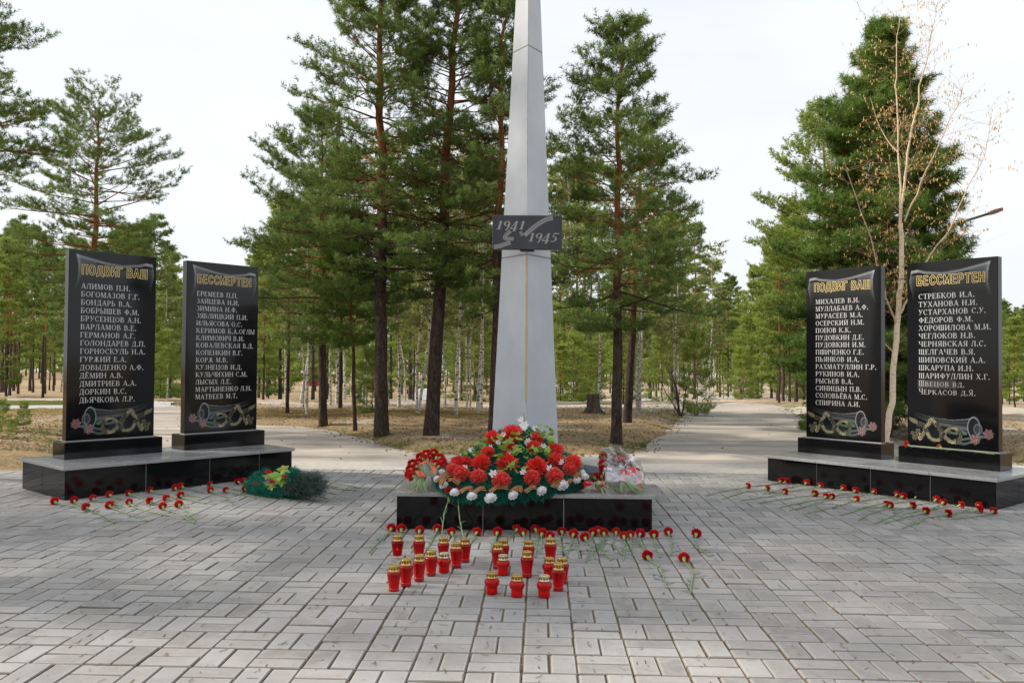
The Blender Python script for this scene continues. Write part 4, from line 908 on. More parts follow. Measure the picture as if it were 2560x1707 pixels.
# ------------------------------------------------------------------ catkin birch in front of the stone pine
MT['cleaf2'] = MT['catkin']
def catkin_birch():
    Y = 10.7; rd = random.Random(77); b = G(2214, 1131); Y = b.y; W = Wood(6); ck = []
    t = empty('birch_tree', (b.x, b.y, 0), 0, 'leafless young birch with pale orange stems and hanging catkins between the two right steles', 'tree')
    q8 = lambda x, y: (2200+x/2.527, y/2.527); q7 = lambda x, y: (2180+x/2.613, 600+y/2.613)
    def path(pix, dy=0, dd=0): return [PT(a, c, Y+dy+dd*i/(len(pix)-1))-b for i, (a, c) in enumerate(pix)]
    trunk = [(2214, 1133), q7(95, 1290), q7(128, 1060), q7(150, 740), q7(172, 480), q7(185, 300), q7(192, 0), q8(130, 1410)]
    A = [q8(130, 1410), q8(125, 1200), q8(118, 950), q8(105, 600), q8(100, 430), q8(107, 230), q8(125, 70)]
    B = [q8(130, 1410), q8(160, 1100), q8(185, 900), q8(240, 640), q8(262, 500), q8(300, 370), q8(325, 200), q8(345, 120), q8(372, -10)]
    Cc = [q7(165, 520), q7(215, 420), q7(290, 260), q8(300, 1640), q8(350, 1560), q8(430, 1470), q8(490, 1330), q8(560, 1170), q8(650, 1020), q8(680, 900), q8(700, 740)]
    Dd = [q7(165, 560), q7(120, 450), q7(75, 360), q8(-60, 1500), q8(-150, 1250), q8(-230, 1000)]
    E_ = [q7(145, 740), q7(100, 690), q7(68, 650), q7(20, 560)]
    F_ = [q8(120, 980), q8(60, 900), q8(0, 810), q8(-60, 620)]
    G_ = [q8(150, 1400), q8(230, 1230), q8(330, 1000), q8(420, 800), q8(500, 650), q8(520, 540)]
    def go(pix, r0, r1, n, thin=0, dy=0, dd=0):
        P = [Vector(p) for p in path(pix, dy, dd)]
        Q = []
        for i in range(len(P)-1):
            for k in range(3): Q.append(P[i].lerp(P[i+1], k/3)+Vector((rd.gauss(0, .006), rd.gauss(0, .006), 0)))
        Q.append(P[-1]); W.tube(Q, [r0+(r1-r0)*i/(len(Q)-1) for i in range(len(Q))], n, thin); return Q
    tq = go(trunk, .042, .026, 10); SS = [(go(A, .015, .0025, 7, .15, 0, .1), 1), (go(B, .016, .0025, 7, .15, 0, -.3), 1), (go(Cc, .015, .0025, 6, .2, 0, -.6), 1.1), (go(Dd, .014, .003, 5, .6, 0, -.5), 1), (go(E_, .010, .003, 5, .6), .7), (go(F_, .010, .003, 4, .6, 0, .5), .8), (go(G_, .012, .003, 5, .6, 0, .5), 1)]
    SS.append((tq[8:], .9))
    def twig(p, d, L, lev):
        n = 4; pts = [p]
        for i in range(n): d = (d+Vector((rd.gauss(0, .16), rd.gauss(0, .16), -.03 if lev < 2 else -.06))).normalized(); pts.append(pts[-1]+d*L/n)
        W.tube(pts, [.0022*(.75**lev)*(1-.17*i) for i in range(n+1)], 3, 1)
        if lev < 2:
            for k in range(int(1+L*3)):
                i = rd.randrange(1, n+1); dd = (d+Vector((rd.gauss(0, .6), rd.gauss(0, .6), rd.gauss(.1, .4)))).normalized(); twig(pts[i], dd, L*rd.uniform(.3, .6), lev+1)
        for pp in pts[2:]:
            if lev < 2 and rd.random() < .3: ck.append(pp.copy())
        if rd.random() < .55:
            for q in range(rd.choice((1, 1, 2))): ck.append((pts[-1]+Vector((rd.gauss(0, .008), rd.gauss(0, .008), 0))))
    for Q, f in SS:
        L = sum((Q[i+1]-Q[i]).length for i in range(len(Q)-1)); n = int(L*19*f)
        for k in range(n):
            i = rd.randrange(int(len(Q)*.1), len(Q)-1); tt = i/len(Q); az = rd.random()*6.28
            d = Vector((math.cos(az)*.75, math.sin(az)*.75, rd.uniform(.2, .9))).normalized(); twig(Q[i], d, rd.uniform(.3, .95)*(1.1-.7*tt), 0)
    link('trunk', W.mesh('trunk', MT['gbirch']), t)
    V = []; Fs = []; cs = []
    for p in ck:
        L = rd.uniform(.022, .040); r = .0048; h = Vector((rd.gauss(0, .1), rd.gauss(0, .1), -1)).normalized(); bb = len(V)
        for (a, rr) in ((0, .3), (.25, 1), (.8, .9), (1, .2)):
            for k in range(4): V.append(tuple(p+h*L*a+Vector((math.cos(k*1.57), math.sin(k*1.57), 0))*r*rr)); cs.append((rd.random(),)*3)
        for i in range(3):
            for k in range(4): Fs.append((bb+i*4+k, bb+i*4+(k+1) % 4, bb+i*4+4+(k+1) % 4, bb+i*4+4+k))
    link('catkins', mesh_np('catkins', np.array(V), np.array(Fs), MT['catkin'], col=np.array(cs)), t)
catkin_birch()
# ------------------------------------------------------------------ flowers
def petal_head(seed, R_=.031, n0=10, rings=4, c0=(.62, .010, .018), c1=(.80, .05, .05), lift=.3, nm='flower_head', core=.55, m_='petal'):
    rd = random.Random(seed); V = []; Fs = []; cs = []
    for k in range(rings):
        n = n0-k; rr = R_*(1-.17*k); zz = R_*(.02+.26*k)
        for j in range(n):
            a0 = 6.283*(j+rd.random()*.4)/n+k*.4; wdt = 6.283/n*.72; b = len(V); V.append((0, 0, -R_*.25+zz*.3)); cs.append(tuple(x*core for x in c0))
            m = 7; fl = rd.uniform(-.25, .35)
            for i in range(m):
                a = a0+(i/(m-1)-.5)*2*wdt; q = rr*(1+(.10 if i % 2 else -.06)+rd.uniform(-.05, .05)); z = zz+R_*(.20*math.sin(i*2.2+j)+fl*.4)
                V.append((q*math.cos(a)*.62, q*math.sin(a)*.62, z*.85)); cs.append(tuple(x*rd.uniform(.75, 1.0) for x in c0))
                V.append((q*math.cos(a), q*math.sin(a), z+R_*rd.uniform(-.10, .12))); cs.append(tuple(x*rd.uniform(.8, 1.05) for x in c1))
            for i in range(m-1):
                u = b+1+2*i; Fs.append((b, u, u+2, u+2)); Fs.append((u, u+1, u+3, u+2))
    b = len(V)
    for j, (q, z) in enumerate(((.30, -.22), (.62, 0.), (.55, .45), (.25, .75), (.01, .85))):
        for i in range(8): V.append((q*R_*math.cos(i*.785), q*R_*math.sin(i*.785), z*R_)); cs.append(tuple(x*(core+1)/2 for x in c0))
    for j in range(4):
        for i in range(8): Fs.append((b+j*8+i, b+j*8+(i+1) % 8, b+j*8+8+(i+1) % 8, b+j*8+8+i))
    tri = [f[:3] for f in Fs if f[2] == f[3]]; quad = [f for f in Fs if f[2] != f[3]]
    me = bpy.data.meshes.new(nm); me.from_pydata(V, [], tri+quad); me.materials.append(MT[m_])
    at = me.color_attributes.new('Col', 'FLOAT_COLOR', 'POINT'); at.data.foreach_set('color', np.array([(*c, 1) for c in cs], np.float32).ravel()); return me
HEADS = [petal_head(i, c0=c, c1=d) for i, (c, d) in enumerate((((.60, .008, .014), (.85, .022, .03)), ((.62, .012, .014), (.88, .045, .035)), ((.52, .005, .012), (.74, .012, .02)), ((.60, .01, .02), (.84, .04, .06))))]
OHEAD = petal_head(9, .022, c0=(.50, .06, .01), c1=(.62, .16, .03))
MT['wpetal'] = vcol('white_petals', .6, .25, .3)
WHEADS = [petal_head(20+i, .036, 9, 3, (.90, .90, .92), (.95, .95, .95), core=.9, m_='wpetal') for i in range(3)]
def chrys(seed, R_=.055):
    rd = random.Random(seed); V = []; Fs = []; cs = []; n = 95
    for i in range(n):
        ph = math.acos(1-(i+.5)/n*1.15); th = i*2.39996+rd.gauss(0, .1); d = Vector((math.sin(ph)*math.cos(th), math.sin(ph)*math.sin(th), math.cos(ph)))
        L = R_*rd.uniform(.86, 1.1)*(1 if ph > .5 else .8); s_ = d.cross(Vector((0, 0, 1)));  s_ = s_.normalized() if s_.length > .05 else Vector((1, 0, 0)); up_ = s_.cross(d); w_ = R_*.115
        b = len(V); V += [tuple(d*L*.25), tuple(d*L*.7+s_*w_-up_*w_*.2), tuple(d*L+up_*w_*.5), tuple(d*L*.7-s_*w_-up_*w_*.2), tuple(d*L*.72+up_*w_*-.5)]
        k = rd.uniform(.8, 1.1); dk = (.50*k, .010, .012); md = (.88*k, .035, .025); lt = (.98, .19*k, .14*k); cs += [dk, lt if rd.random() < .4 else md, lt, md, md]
        Fs += [(b, b+1, b+4), (b+1, b+2, b+4), (b+2, b+3, b+4), (b+3, b, b+4)]
    me = bpy.data.meshes.new('chrysanthemum'); me.from_pydata(V, [], Fs); me.materials.append(MT['plast'])
    at = me.color_attributes.new('Col', 'FLOAT_COLOR', 'POINT'); at.data.foreach_set('color', np.array([(*c, 1) for c in cs], np.float32).ravel()); return me
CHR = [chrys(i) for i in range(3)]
ROSE = [petal_head(40+i, .045, 9, 4, (.78, .03, .03), (.95, .17, .13), core=.8) for i in range(2)]
def calyx_mesh():
    m = MB(); m.lathe([(.003, -.036), (.0075, -.032), (.0095, -.022), (.0105, -.010), (.012, -.002)], 8); return m.mesh('calyx', MT['calyx'])
CALYX = calyx_mesh()
def orient(o, d):
    o.rotation_mode = 'QUATERNION'; o.rotation_quaternion = Vector(d).normalized().to_track_quat('Z', 'Y')
def blade(m, p, d, L, w_, droop=.4, mi=0):
    d = Vector(d).normalized(); s_ = Vector((-d.y, d.x, 0)).normalized() if abs(d.z) < .95 else Vector((1, 0, 0)); P = []; n = 5; q = Vector(p)
    for i in range(n+1):
        ww = w_*math.sin(math.pi*(.12+.88*i/n))**.7*(1 if i < n else .05); P += [q-s_*ww+Vector((0, 0, .0008)), q+s_*ww+Vector((0, 0, .0008))]
        d = (d+Vector((0, 0, -droop/n*2))).normalized(); q = q+d*L/n
        if q.z < .003 and p[2] < .05: q.z = .003
    m.add(P, [(2*i, 2*i+1, 2*i+3, 2*i+2) for i in range(n)], mi)
NC = 0
def stemgeo(pts, rd, parent, z0=0):
    m = MB(); Q = []; rr = []
    for i in range(len(pts)-1):
        n = max(3, int((pts[i+1]-pts[i]).length/.02))
        for k in range(n): Q.append(pts[i].lerp(pts[i+1], k/n)+Vector((rd.gauss(0, .0012), rd.gauss(0, .0012), 0)))
    Q.append(pts[-1]); per = rd.randrange(3, 5)
    rr = [.0030+(.0020 if i % per == 0 else 0) for i in range(len(Q))]; m.tube(Q, rr, 6); m.build('stem', MT['stem'], parent)
    for i in range(per, len(Q)-1, per):
        if rd.random() < .9:
            d = (Q[i-1]-Q[i]).normalized(); sd = Vector((-d.y, d.x, 0))*rd.choice((-1, 1)); m = MB(); blade(m, Q[i], d*rd.uniform(.2, 1)+sd*rd.uniform(.3, .9)+Vector((0, 0, .25)), rd.uniform(.05, .10), .0044, .45); m.build('leaf', MT['cleaf'], parent)
def carnation(pix, label, group, hz=.026, head=True, orange=False, zf=None, sc=1.0):
    global NC
    NC += 1; rd = random.Random(900+NC); P = []
    for i, (x, y) in enumerate(pix):
        z = (hz-.006 if (i == 0 and head) else .0045) if zf is None else zf
        P.append(G(x, y, z))
    o = P[0].copy(); o.z = 0 if zf is None else zf-.02
    t = empty('carnation', o, 0, label, 'carnation' if head else 'flower stem', group); P = [p-o for p in P]
    if head:
        d = (P[0]-P[1]).normalized(); ax = (d+Vector((0, 0, .30+rd.random()*.25))+Vector((rd.gauss(0, .12), rd.gauss(0, .12), 0))).normalized(); hp = P[0]+ax*.018
        hp.z = max(hp.z, .024)
        h = link('flower_head', (OHEAD if orange else HEADS[rd.randrange(4)]), t, hp); orient(h, ax); h.scale = (sc*rd.uniform(.9, 1.08),)*3
        c = link('calyx', CALYX, t, hp); orient(c, ax); P[0] = hp-ax*.033
    stemgeo(P, rd, t)
    return t
def reg(ox, oy, s): return lambda L: [(ox+a/s, oy+b/s) for a, b in L]
r3, r4, r5, r6, r7, r8 = reg(900, 1290, 4.523), reg(1300, 1290, 4.523), reg(0, 1130, 4.704), reg(440, 1130, 4.704), reg(1750, 1170, 5.2267), reg(2100, 1170, 5.2267)
gF, gL, gR = 'red carnations laid in front of the central plinth', 'red carnations laid before the left plinth', 'red carnations laid before the right plinth'
FR = [r3([(350, 150), (230, 270), (100, 410)]), r3([(468, 160), (462, 230), (450, 330)]), r3([(672, 175), (640, 260), (580, 410)]), r3([(870, 160), (830, 250), (760, 375)]), r3([(1040, 195), (1060, 260), (1030, 335)]),
      r3([(1312, 195), (1270, 270), (1230, 330)]), r3([(1550, 195), (1525, 270), (1470, 400)]), r3([(1765, 160), (1670, 255), (1480, 335)]), r3([(1848, 200), (1860, 270), (1990, 300)]), r3([(1985, 160), (2005, 270), (1985, 455)]), r3([(2055, 210), (2060, 280), (2040, 420)]), r3([(2150, 235), (2165, 300), (2180, 360)]),
      r4([(475, 185), (435, 300), (545, 465)]), r4([(600, 215), (575, 320), (530, 445)]), r4([(740, 255), (800, 330), (745, 515)]), r4([(820, 200), (850, 300), (825, 400), (858, 485)]), r4([(890, 175), (925, 330), (900, 445)]), r4([(950, 205), (930, 370), (1022, 495)]),
      r4([(1085, 195), (1050, 310), (1160, 440)]), r4([(1175, 240), (1185, 350), (1170, 500)]), r4([(1250, 225), (1262, 350), (1292, 458)]), r4([(1355, 210), (1368, 320), (1412, 382)]), r4([(1515, 222), (1525, 330), (1587, 462)]), r4([(1680, 190), (1715, 290), (1708, 440)]), r4([(1990, 212), (1985, 320), (2150, 452)]), r4([(1450, 470), (1590, 580), (1662, 810)]), r4([(1855, 490), (1960, 640), (1925, 872)])]
LF = ['leftmost carnation in front of the central plinth, stem pointing to the lower left', 'carnation at the left front corner of the central plinth', 'carnation whose stem runs down behind the second lantern of the back row', 'carnation lying where a hanging stem touches the ground', 'carnation between the two hanging stems', 'carnation lying just right of the hanging stems', 'carnation directly above the close pair of lanterns', 'carnation with a stem crossing to the lower left, above the centre lanterns', 'wide carnation left of the close trio before the plinth', 'highest carnation of the trio near the middle joint of the plinth',
      'middle carnation of the trio above the right back lantern', 'carnation just above the right back lantern', 'carnation below the right-hand joint of the central plinth', 'carnation with stem leaning left, right of the plinth joint', 'lowest carnation of the dense group at the right half of the plinth', 'left carnation of three overlapping against the plinth', 'middle carnation of three overlapping against the plinth', 'right carnation of three overlapping against the plinth', 'carnation with curved stem right of the three overlapping ones', 'carnation with long straight stem, left of a touching pair', 'carnation with short straight stem, right of a touching pair', 'carnation with the shortest stem near the right end of the plinth', 'carnation at the right front corner of the central plinth', 'carnation just beyond the right corner of the plinth', 'rightmost carnation of the front row, stem to the lower right', 'lone carnation facing left below the front row, right of the lanterns', 'lone carnation nearest the camera with leafy stem, right of the lanterns']
for p, l in zip(FR, LF): carnation(p, l, gF)
carnation(r4([(645, 265), (655, 350), (670, 465)]), 'headless stem with pale nodes among the front carnations', None, head=False)
LP = [([(655, 590), (900, 640), (1010, 712)], 'leftmost carnation, at the left front corner of the left plinth'), ([(880, 580), (980, 640), (1095, 715)], 'second carnation from the left corner of the left plinth'), ([(1030, 660), (1110, 690), (1350, 828)], 'carnation lying nearest to the left front, its stem to the right'), ([(1105, 555), (1230, 585), (1500, 582)], 'carnation in front of the first plinth tile, third along the plinth'), ([(1300, 510), (1430, 548), (1560, 600)], 'carnation near the first joint of the left plinth'), ([(1525, 495), (1670, 540), (1765, 640)], 'carnation at the first joint of the left plinth'),
      ([(1785, 460), (1980, 500), (2140, 572)], 'carnation right of the first joint of the left plinth'), ([(2065, 430), (2200, 500), (2352, 532)], 'left one of two close carnations by the second joint'), ([(2150, 412), (2260, 440), (2390, 480)], 'right one of two close carnations by the second joint'), ([(1295, 635), (1440, 700), (1560, 750), (1730, 808)], 'carnation with long stem at the front of the left group'), ([(1525, 600), (1680, 680), (2000, 750)], 'carnation in the middle of the left group'), ([(1785, 585), (1900, 612), (2040, 632)], 'short carnation in the middle of the left group'),
      ([(1975, 552), (2060, 585), (2220, 642)], 'carnation above the two large front ones of the left group'), ([(1920, 650), (2090, 720), (2290, 838)], 'large carnation at the front right of the left group'), ([(2110, 625), (2220, 700), (2310, 800)], 'large carnation right beside the front right one'), ([(2135, 518), (2300, 580), (2560, 610)], 'carnation below the two close ones at the second joint')]
for p, l in LP: carnation(r5(p), l, gL)
carnation(r5([(1345, 615), (1440, 630), (1560, 690)]), 'small withered orange carnation among the left red ones', None, orange=True)
LP = [([(425, 388), (600, 420), (970, 487)], 'far carnation left of the fallen green wreath, long stem'), ([(415, 458), (600, 530), (665, 627)], 'carnation with a stem bent down, left of the fallen wreath'), ([(600, 458), (760, 500), (1060, 545), (1105, 575)], 'carnation with hooked stem below the fallen wreath'), ([(740, 355), (860, 390), (960, 430)], 'left carnation of the two behind the fallen wreath'), ([(815, 352), (900, 380), (1000, 420)], 'right carnation of the two behind the fallen wreath'), ([(820, 442), (1050, 510), (1350, 562)], 'carnation touching the fallen wreath with a long stem beneath it'), ([(1700, 312), (1950, 375), (2220, 432)], 'carnation poking out at the right end of the fallen wreath')]
for p, l in LP: carnation(r6(p), l, gL)
for p in ([(1690, 350), (1910, 435), (2160, 447)], [(1520, 425), (1700, 462), (1890, 492)], [(1450, 480), (1600, 500), (1780, 542)], [(1250, 480), (1400, 500), (1625, 567)], [(1640, 485), (1700, 505), (1735, 535)]):
    carnation(r6(p), 'stem end sticking out from under the fallen green wreath', 'carnation stems under the fallen wreath', head=False)
RP = [([(605, 240), (300, 300), (75, 362)], 'leftmost carnation before the right plinth'), ([(855, 275), (600, 302), (295, 402)], 'second carnation from the left before the right plinth, facing right'), ([(1045, 178), (900, 215), (640, 242)], 'left one of a pair at the left corner of the right plinth'), ([(1110, 182), (1000, 200), (700, 235)], 'right one of a pair at the left corner of the right plinth'), ([(1095, 318), (850, 380), (525, 417)], 'small carnation below the corner pair of the right plinth'), ([(1380, 202), (1100, 265), (820, 342)], 'carnation just left of the first joint of the right plinth'), ([(1560, 238), (1300, 285), (820, 338)], 'carnation just right of the first joint of the right plinth'), ([(1485, 342), (1150, 395), (755, 452)], 'carnation facing right in the second row with a very straight stem'),
      ([(1855, 268), (1650, 310), (1510, 342)], 'large carnation half way between first and second joint'), ([(2015, 302), (1890, 335), (1770, 360)], 'small carnation left of the second joint of the right plinth'), ([(1635, 382), (1450, 420), (1060, 507)], 'left one of the touching pair in the second row'), ([(1715, 382), (1500, 470), (1170, 547)], 'right one of the touching pair in the second row'), ([(2030, 418), (1700, 520), (1410, 582)], 'carnation facing right below the second joint'), ([(2260, 312), (2050, 372), (1770, 382)], 'carnation right of the second joint of the right plinth')]
for p, l in RP: carnation(r7(p), l, gR)
RP = [([(735, 352), (400, 410), (100, 440)], 'left one of two touching carnations between second and third joint'), ([(810, 376), (500, 470), (240, 532)], 'right one of two touching carnations between second and third joint'), ([(990, 376), (820, 440), (600, 462)], 'carnation left of the third joint of the right plinth'), ([(585, 482), (300, 530), (0, 612)], 'left carnation of the pair lying in front of the right group'), ([(645, 498), (400, 590), (235, 682)], 'right carnation of the pair lying in front of the right group'), ([(925, 500), (800, 530), (640, 547)], 'big carnation seen from behind in the middle of the right group'), ([(1245, 422), (1050, 470), (870, 522)], 'upper carnation of two right of the third joint'), ([(1340, 458), (1200, 520), (820, 602)], 'lower carnation of two right of the third joint'), ([(1550, 492), (1300, 512), (1100, 562)], 'carnation between the third joint pair and the corner'),
      ([(1105, 572), (880, 630), (600, 712)], 'carnation facing right in the front row of the right group'), ([(1385, 602), (1150, 640), (1000, 720), (810, 782)], 'carnation closest to the camera in the right group'), ([(1800, 498), (1500, 590), (1380, 640)], 'upper one of two stacked carnations near the right plinth corner'), ([(1790, 552), (1600, 575), (1470, 602)], 'lower one of two stacked carnations near the right plinth corner'), ([(1990, 572), (1780, 628), (1300, 677)], 'rightmost carnation at the front corner of the right plinth')]
for p, l in RP: carnation(r8(p), l, gR)
carnation(r8([(820, 560), (650, 640), (440, 722)]), 'headless leafy stem in front of the right carnations', None, head=False)
zp = RH+HA+.004
carnation([(2272, 1112), (2340, 1119), (2400, 1125)], 'red carnation lying on the foot of the rightmost stele', None, zf=zp+.012)
carnation([(2352, 1118), (2420, 1126), (2485, 1135)], 'orange faded carnation lying on the foot of the rightmost stele', None, zf=zp+.012, orange=True)
# two stems hanging upside down from the wreath edge
for k, (pix, l) in enumerate((([(490, 745), (452, 850), (437, 1030)], 'left pale stem leaning from the wreath down to the paving'), ([(560, 745), (568, 880), (603, 1050)], 'right pale stem leaning from the wreath down to the paving'))):
    q = [(960+a/3.0153, 1000+b/3.0153) for a, b in pix]; foot = G(*q[-1], 0.004); topp = PT(*q[0], 5.76); mid = PT(*q[1], (foot.y*.35+5.76*.65))
    t = empty('carnation', foot*1, 0, l, 'carnation', None); rd = random.Random(60+k); stemgeo([topp-foot, mid-foot, Vector((0, 0, 0))], rd, t)
    c = link('calyx', CALYX, t, topp-foot+Vector((0, .01, .01))); orient(c, (0, .4, 1)); h = link('flower_head', HEADS[k], t, topp-foot+Vector((0, .03, .045))); orient(h, (0, .6, .8))
# ------------------------------------------------------------------ lanterns
def lid_mb(z0, r, h, n=14):
    m = MB(); m.lathe([(r*1.06, z0), (r*1.07, z0+.002), (r, z0+.004), (r, z0+h*.80), (r*1.03, z0+h*.86), (r*.99, z0+h*.93), (r*.86, z0+h*.95), (r*.80, z0+h*.87), (r*.5, z0+h*.89), (r*.45, z0+h*.93), (.0005, z0+h*.93)], 28)
    for i in range(11):
        a = 6.283*i/11; c = Vector((math.cos(a), math.sin(a), 0)); s_ = Vector((-math.sin(a), math.cos(a), 0)); zc = z0+h*.44; P = [c*(r+.0006)+s_*(.0042*math.cos(q*.785))+Vector((0, 0, zc+.0048*math.sin(q*.785))) for q in range(8)]
        m.add(P, [tuple(range(8))], 1)
    return m
def lantern_meshes():
    out = {}
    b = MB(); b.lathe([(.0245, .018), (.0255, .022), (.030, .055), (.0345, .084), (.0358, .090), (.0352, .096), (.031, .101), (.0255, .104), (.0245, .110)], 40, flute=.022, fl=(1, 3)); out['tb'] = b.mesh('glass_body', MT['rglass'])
    f = MB(); f.lathe([(.0005, .0), (.0250, 0), (.0262, .003), (.0258, .012), (.0272, .015), (.0265, .019), (.024, .0205)], 30); out['tf'] = f.mesh('foot', MT['redplast'])
    out['tl'] = lid_mb(.105, .0262, .031).mesh('lid', [MT['lid'], MT['hole']])
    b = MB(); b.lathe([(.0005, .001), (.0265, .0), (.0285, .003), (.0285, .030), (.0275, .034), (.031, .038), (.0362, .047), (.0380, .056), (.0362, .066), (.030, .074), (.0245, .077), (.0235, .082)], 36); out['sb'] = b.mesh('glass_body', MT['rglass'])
    out['sl'] = lid_mb(.079, .0262, .026).mesh('lid', [MT['lid'], MT['hole']]); out['sl2'] = lid_mb(.079, .0262, .026).mesh('lid', [MT['lid2'], MT['hole']])
    return out
LM = lantern_meshes()
c3 = lambda x, y: (960+x/3.0153, 1000+y/3.0153)
tall = [((100, 1200), 'tall red lantern with a lit flame, left end of the back row'), ((264, 1205), 'tall red lantern second from left in the back row'), ((447, 1213), 'tall red lantern third from left in the back row, a stem behind it'), ((610, 1225), 'tall red lantern at the right of the left cluster, partly hidden'), ((545, 1266), 'tall red lantern overlapping the rightmost one of the left cluster'), ((355, 1325), 'tall red lantern fourth on the diagonal line'), ((264, 1366), 'tall red lantern third on the diagonal line'), ((165, 1406), 'tall red lantern second on the diagonal line'), ((74, 1449), 'tall red lantern nearest the camera at the left end of the diagonal line'),
        ((898, 1236), 'tall red lantern hidden behind another in the middle cluster'), ((858, 1275), 'tall red lantern in front of its twin in the middle cluster'), ((1090, 1240), 'tall red lantern behind the centre one'), ((1078, 1335), 'tall red lantern in the centre, standing alone in front'), ((1254, 1228), 'tall red lantern at the right end of the back row'), ((1345, 1383), 'tall red lantern half hidden at the far right'), ((1314, 1438), 'tall red lantern at the right, in front of two others')]
small = [((452, 1303), 'small round red lantern in the left cluster'), ((897, 1320), 'small round red lantern in the middle cluster'), ((1245, 1343), 'small round red lantern squeezed behind the right tall one'), ((813, 1465), 'small round red lantern, left of the front three'), ((1002, 1487), 'small round red lantern, middle of the front three'), ((1208, 1490), 'small round red lantern with pale lid, right of the front three')]
for i, ((x, y), l) in enumerate(tall):
    p = G(*c3(x, y-6)); s = .99+.03*math.sin(i*2.1); t = empty('grave_lantern', (p.x, p.y, .001), i*.9, l, 'lantern', 'tall red grave lanterns'); t.scale = (s,)*3
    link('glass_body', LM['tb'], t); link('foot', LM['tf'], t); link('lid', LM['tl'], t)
    if i == 0:
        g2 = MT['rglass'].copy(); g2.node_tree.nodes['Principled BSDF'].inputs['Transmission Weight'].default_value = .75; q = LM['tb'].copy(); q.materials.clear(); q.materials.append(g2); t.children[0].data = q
        m = MB(); m.lathe([(.0003, .050), (.003, .053), (.0036, .057), (.0015, .064), (.0002, .067)], 8); fm = mat('flame', (1, .2, .05)); fm.node_tree.nodes['Principled BSDF'].inputs['Emission Color'].default_value = (1, .12, .03, 1); fm.node_tree.nodes['Principled BSDF'].inputs['Emission Strength'].default_value = 14; m.build('flame', fm, t)
for i, ((x, y), l) in enumerate(small):
    p = G(*c3(x, y-7)); t = empty('grave_lantern', (p.x, p.y, .001), i*.7, l, 'lantern', 'small round red grave lanterns')
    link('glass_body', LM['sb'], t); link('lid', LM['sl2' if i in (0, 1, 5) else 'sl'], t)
# ------------------------------------------------------------------ wreath
MT['tinsel'] = M_leaf('green_tinsel', (.0, .05, .036), (.012, .30, .20), .15, .4)
MT['tinseld'] = M_leaf('dull_tinsel', (.012, .035, .03), (.13, .19, .165), .1, .4)
MT['maple'] = vcol('artificial_leaf', .5, .3)
def onp(x, y, y0=5.76, z0=.22, k=.505, lift=0):
    d = ray(*c3(x, y)); t = (z0-EYE-k*y0+lift)/(d.z-k*d.y); return Vector((d.x*t, d.y*t, EYE+d.z*t))
def maple(parent, p, d, s, rd, m=None):
    m = MB(); out = []; c = (.24+.12*rd.random(), .40+.12*rd.random(), .05+.03*rd.random())
    for i in range(11):
        a = math.pi*2*i/10-math.pi/2; rr = s*(1 if i % 2 == 0 else .5)*(1.2 if i == 5 else 1)*(.85+.3*rd.random()); out.append(Vector((rr*math.cos(a+.0), rr*math.sin(a)+s*.9, .12*s*math.sin(i*1.9))))
    out = out[:10]; m.cc = tuple(x*.75 for x in c); m.add([Vector((0, 0, 0)), Vector((0, s*.9, .06*s))], []); m.cc = c; b0 = 0
    m.v += [tuple(q) for q in out]; m.c += [c]*10
    for i in range(10): m.f.append((1, 2+i, 2+(i+1) % 10)); m.m.append(0); m.sm.append(False)
    o = m.build('leaf', MT['maple'], parent, p); o.rotation_euler = (rd.uniform(.1, .9), rd.uniform(-.5, .5), rd.uniform(0, 6.28)); return o
def ribbon(parent, pts, w_=.012, nrm=(0, -.6, .8)):
    P = []; m = MB(); n = Vector(nrm).normalized(); q = []
    for i in range(len(pts)-1):
        for k in range(5): q.append(pts[i].lerp(pts[i+1], k/5)+n*(.012*math.sin(math.pi*(i*5+k)/(5*(len(pts)-1)))))
    q.append(pts[-1]); cols = [(.70, .27, .04), (.01, .008, .008), (.70, .27, .04), (.01, .008, .008), (.70, .27, .04), (.01, .008, .008), (.70, .27, .04)]
    edge = (-1, -.88, -.50, -.34, -.02, .14, .78, 1)
    for j, c in enumerate(cols):
        P = []; m.cc = c
        for i, a in enumerate(q):
            d = (q[min(i+1, len(q)-1)]-q[max(i-1, 0)]).normalized(); tw = .25*math.sin(i*.5); s_ = (d.cross(n)*math.cos(tw)+n*math.sin(tw)).normalized()
            P += [a+s_*w_*edge[j], a+s_*w_*edge[j+1]]
        m.add(P, [(2*i, 2*i+1, 2*i+3, 2*i+2) for i in range(len(q)-1)])
    return m.build('ribbon', MT['ribbon'], parent)
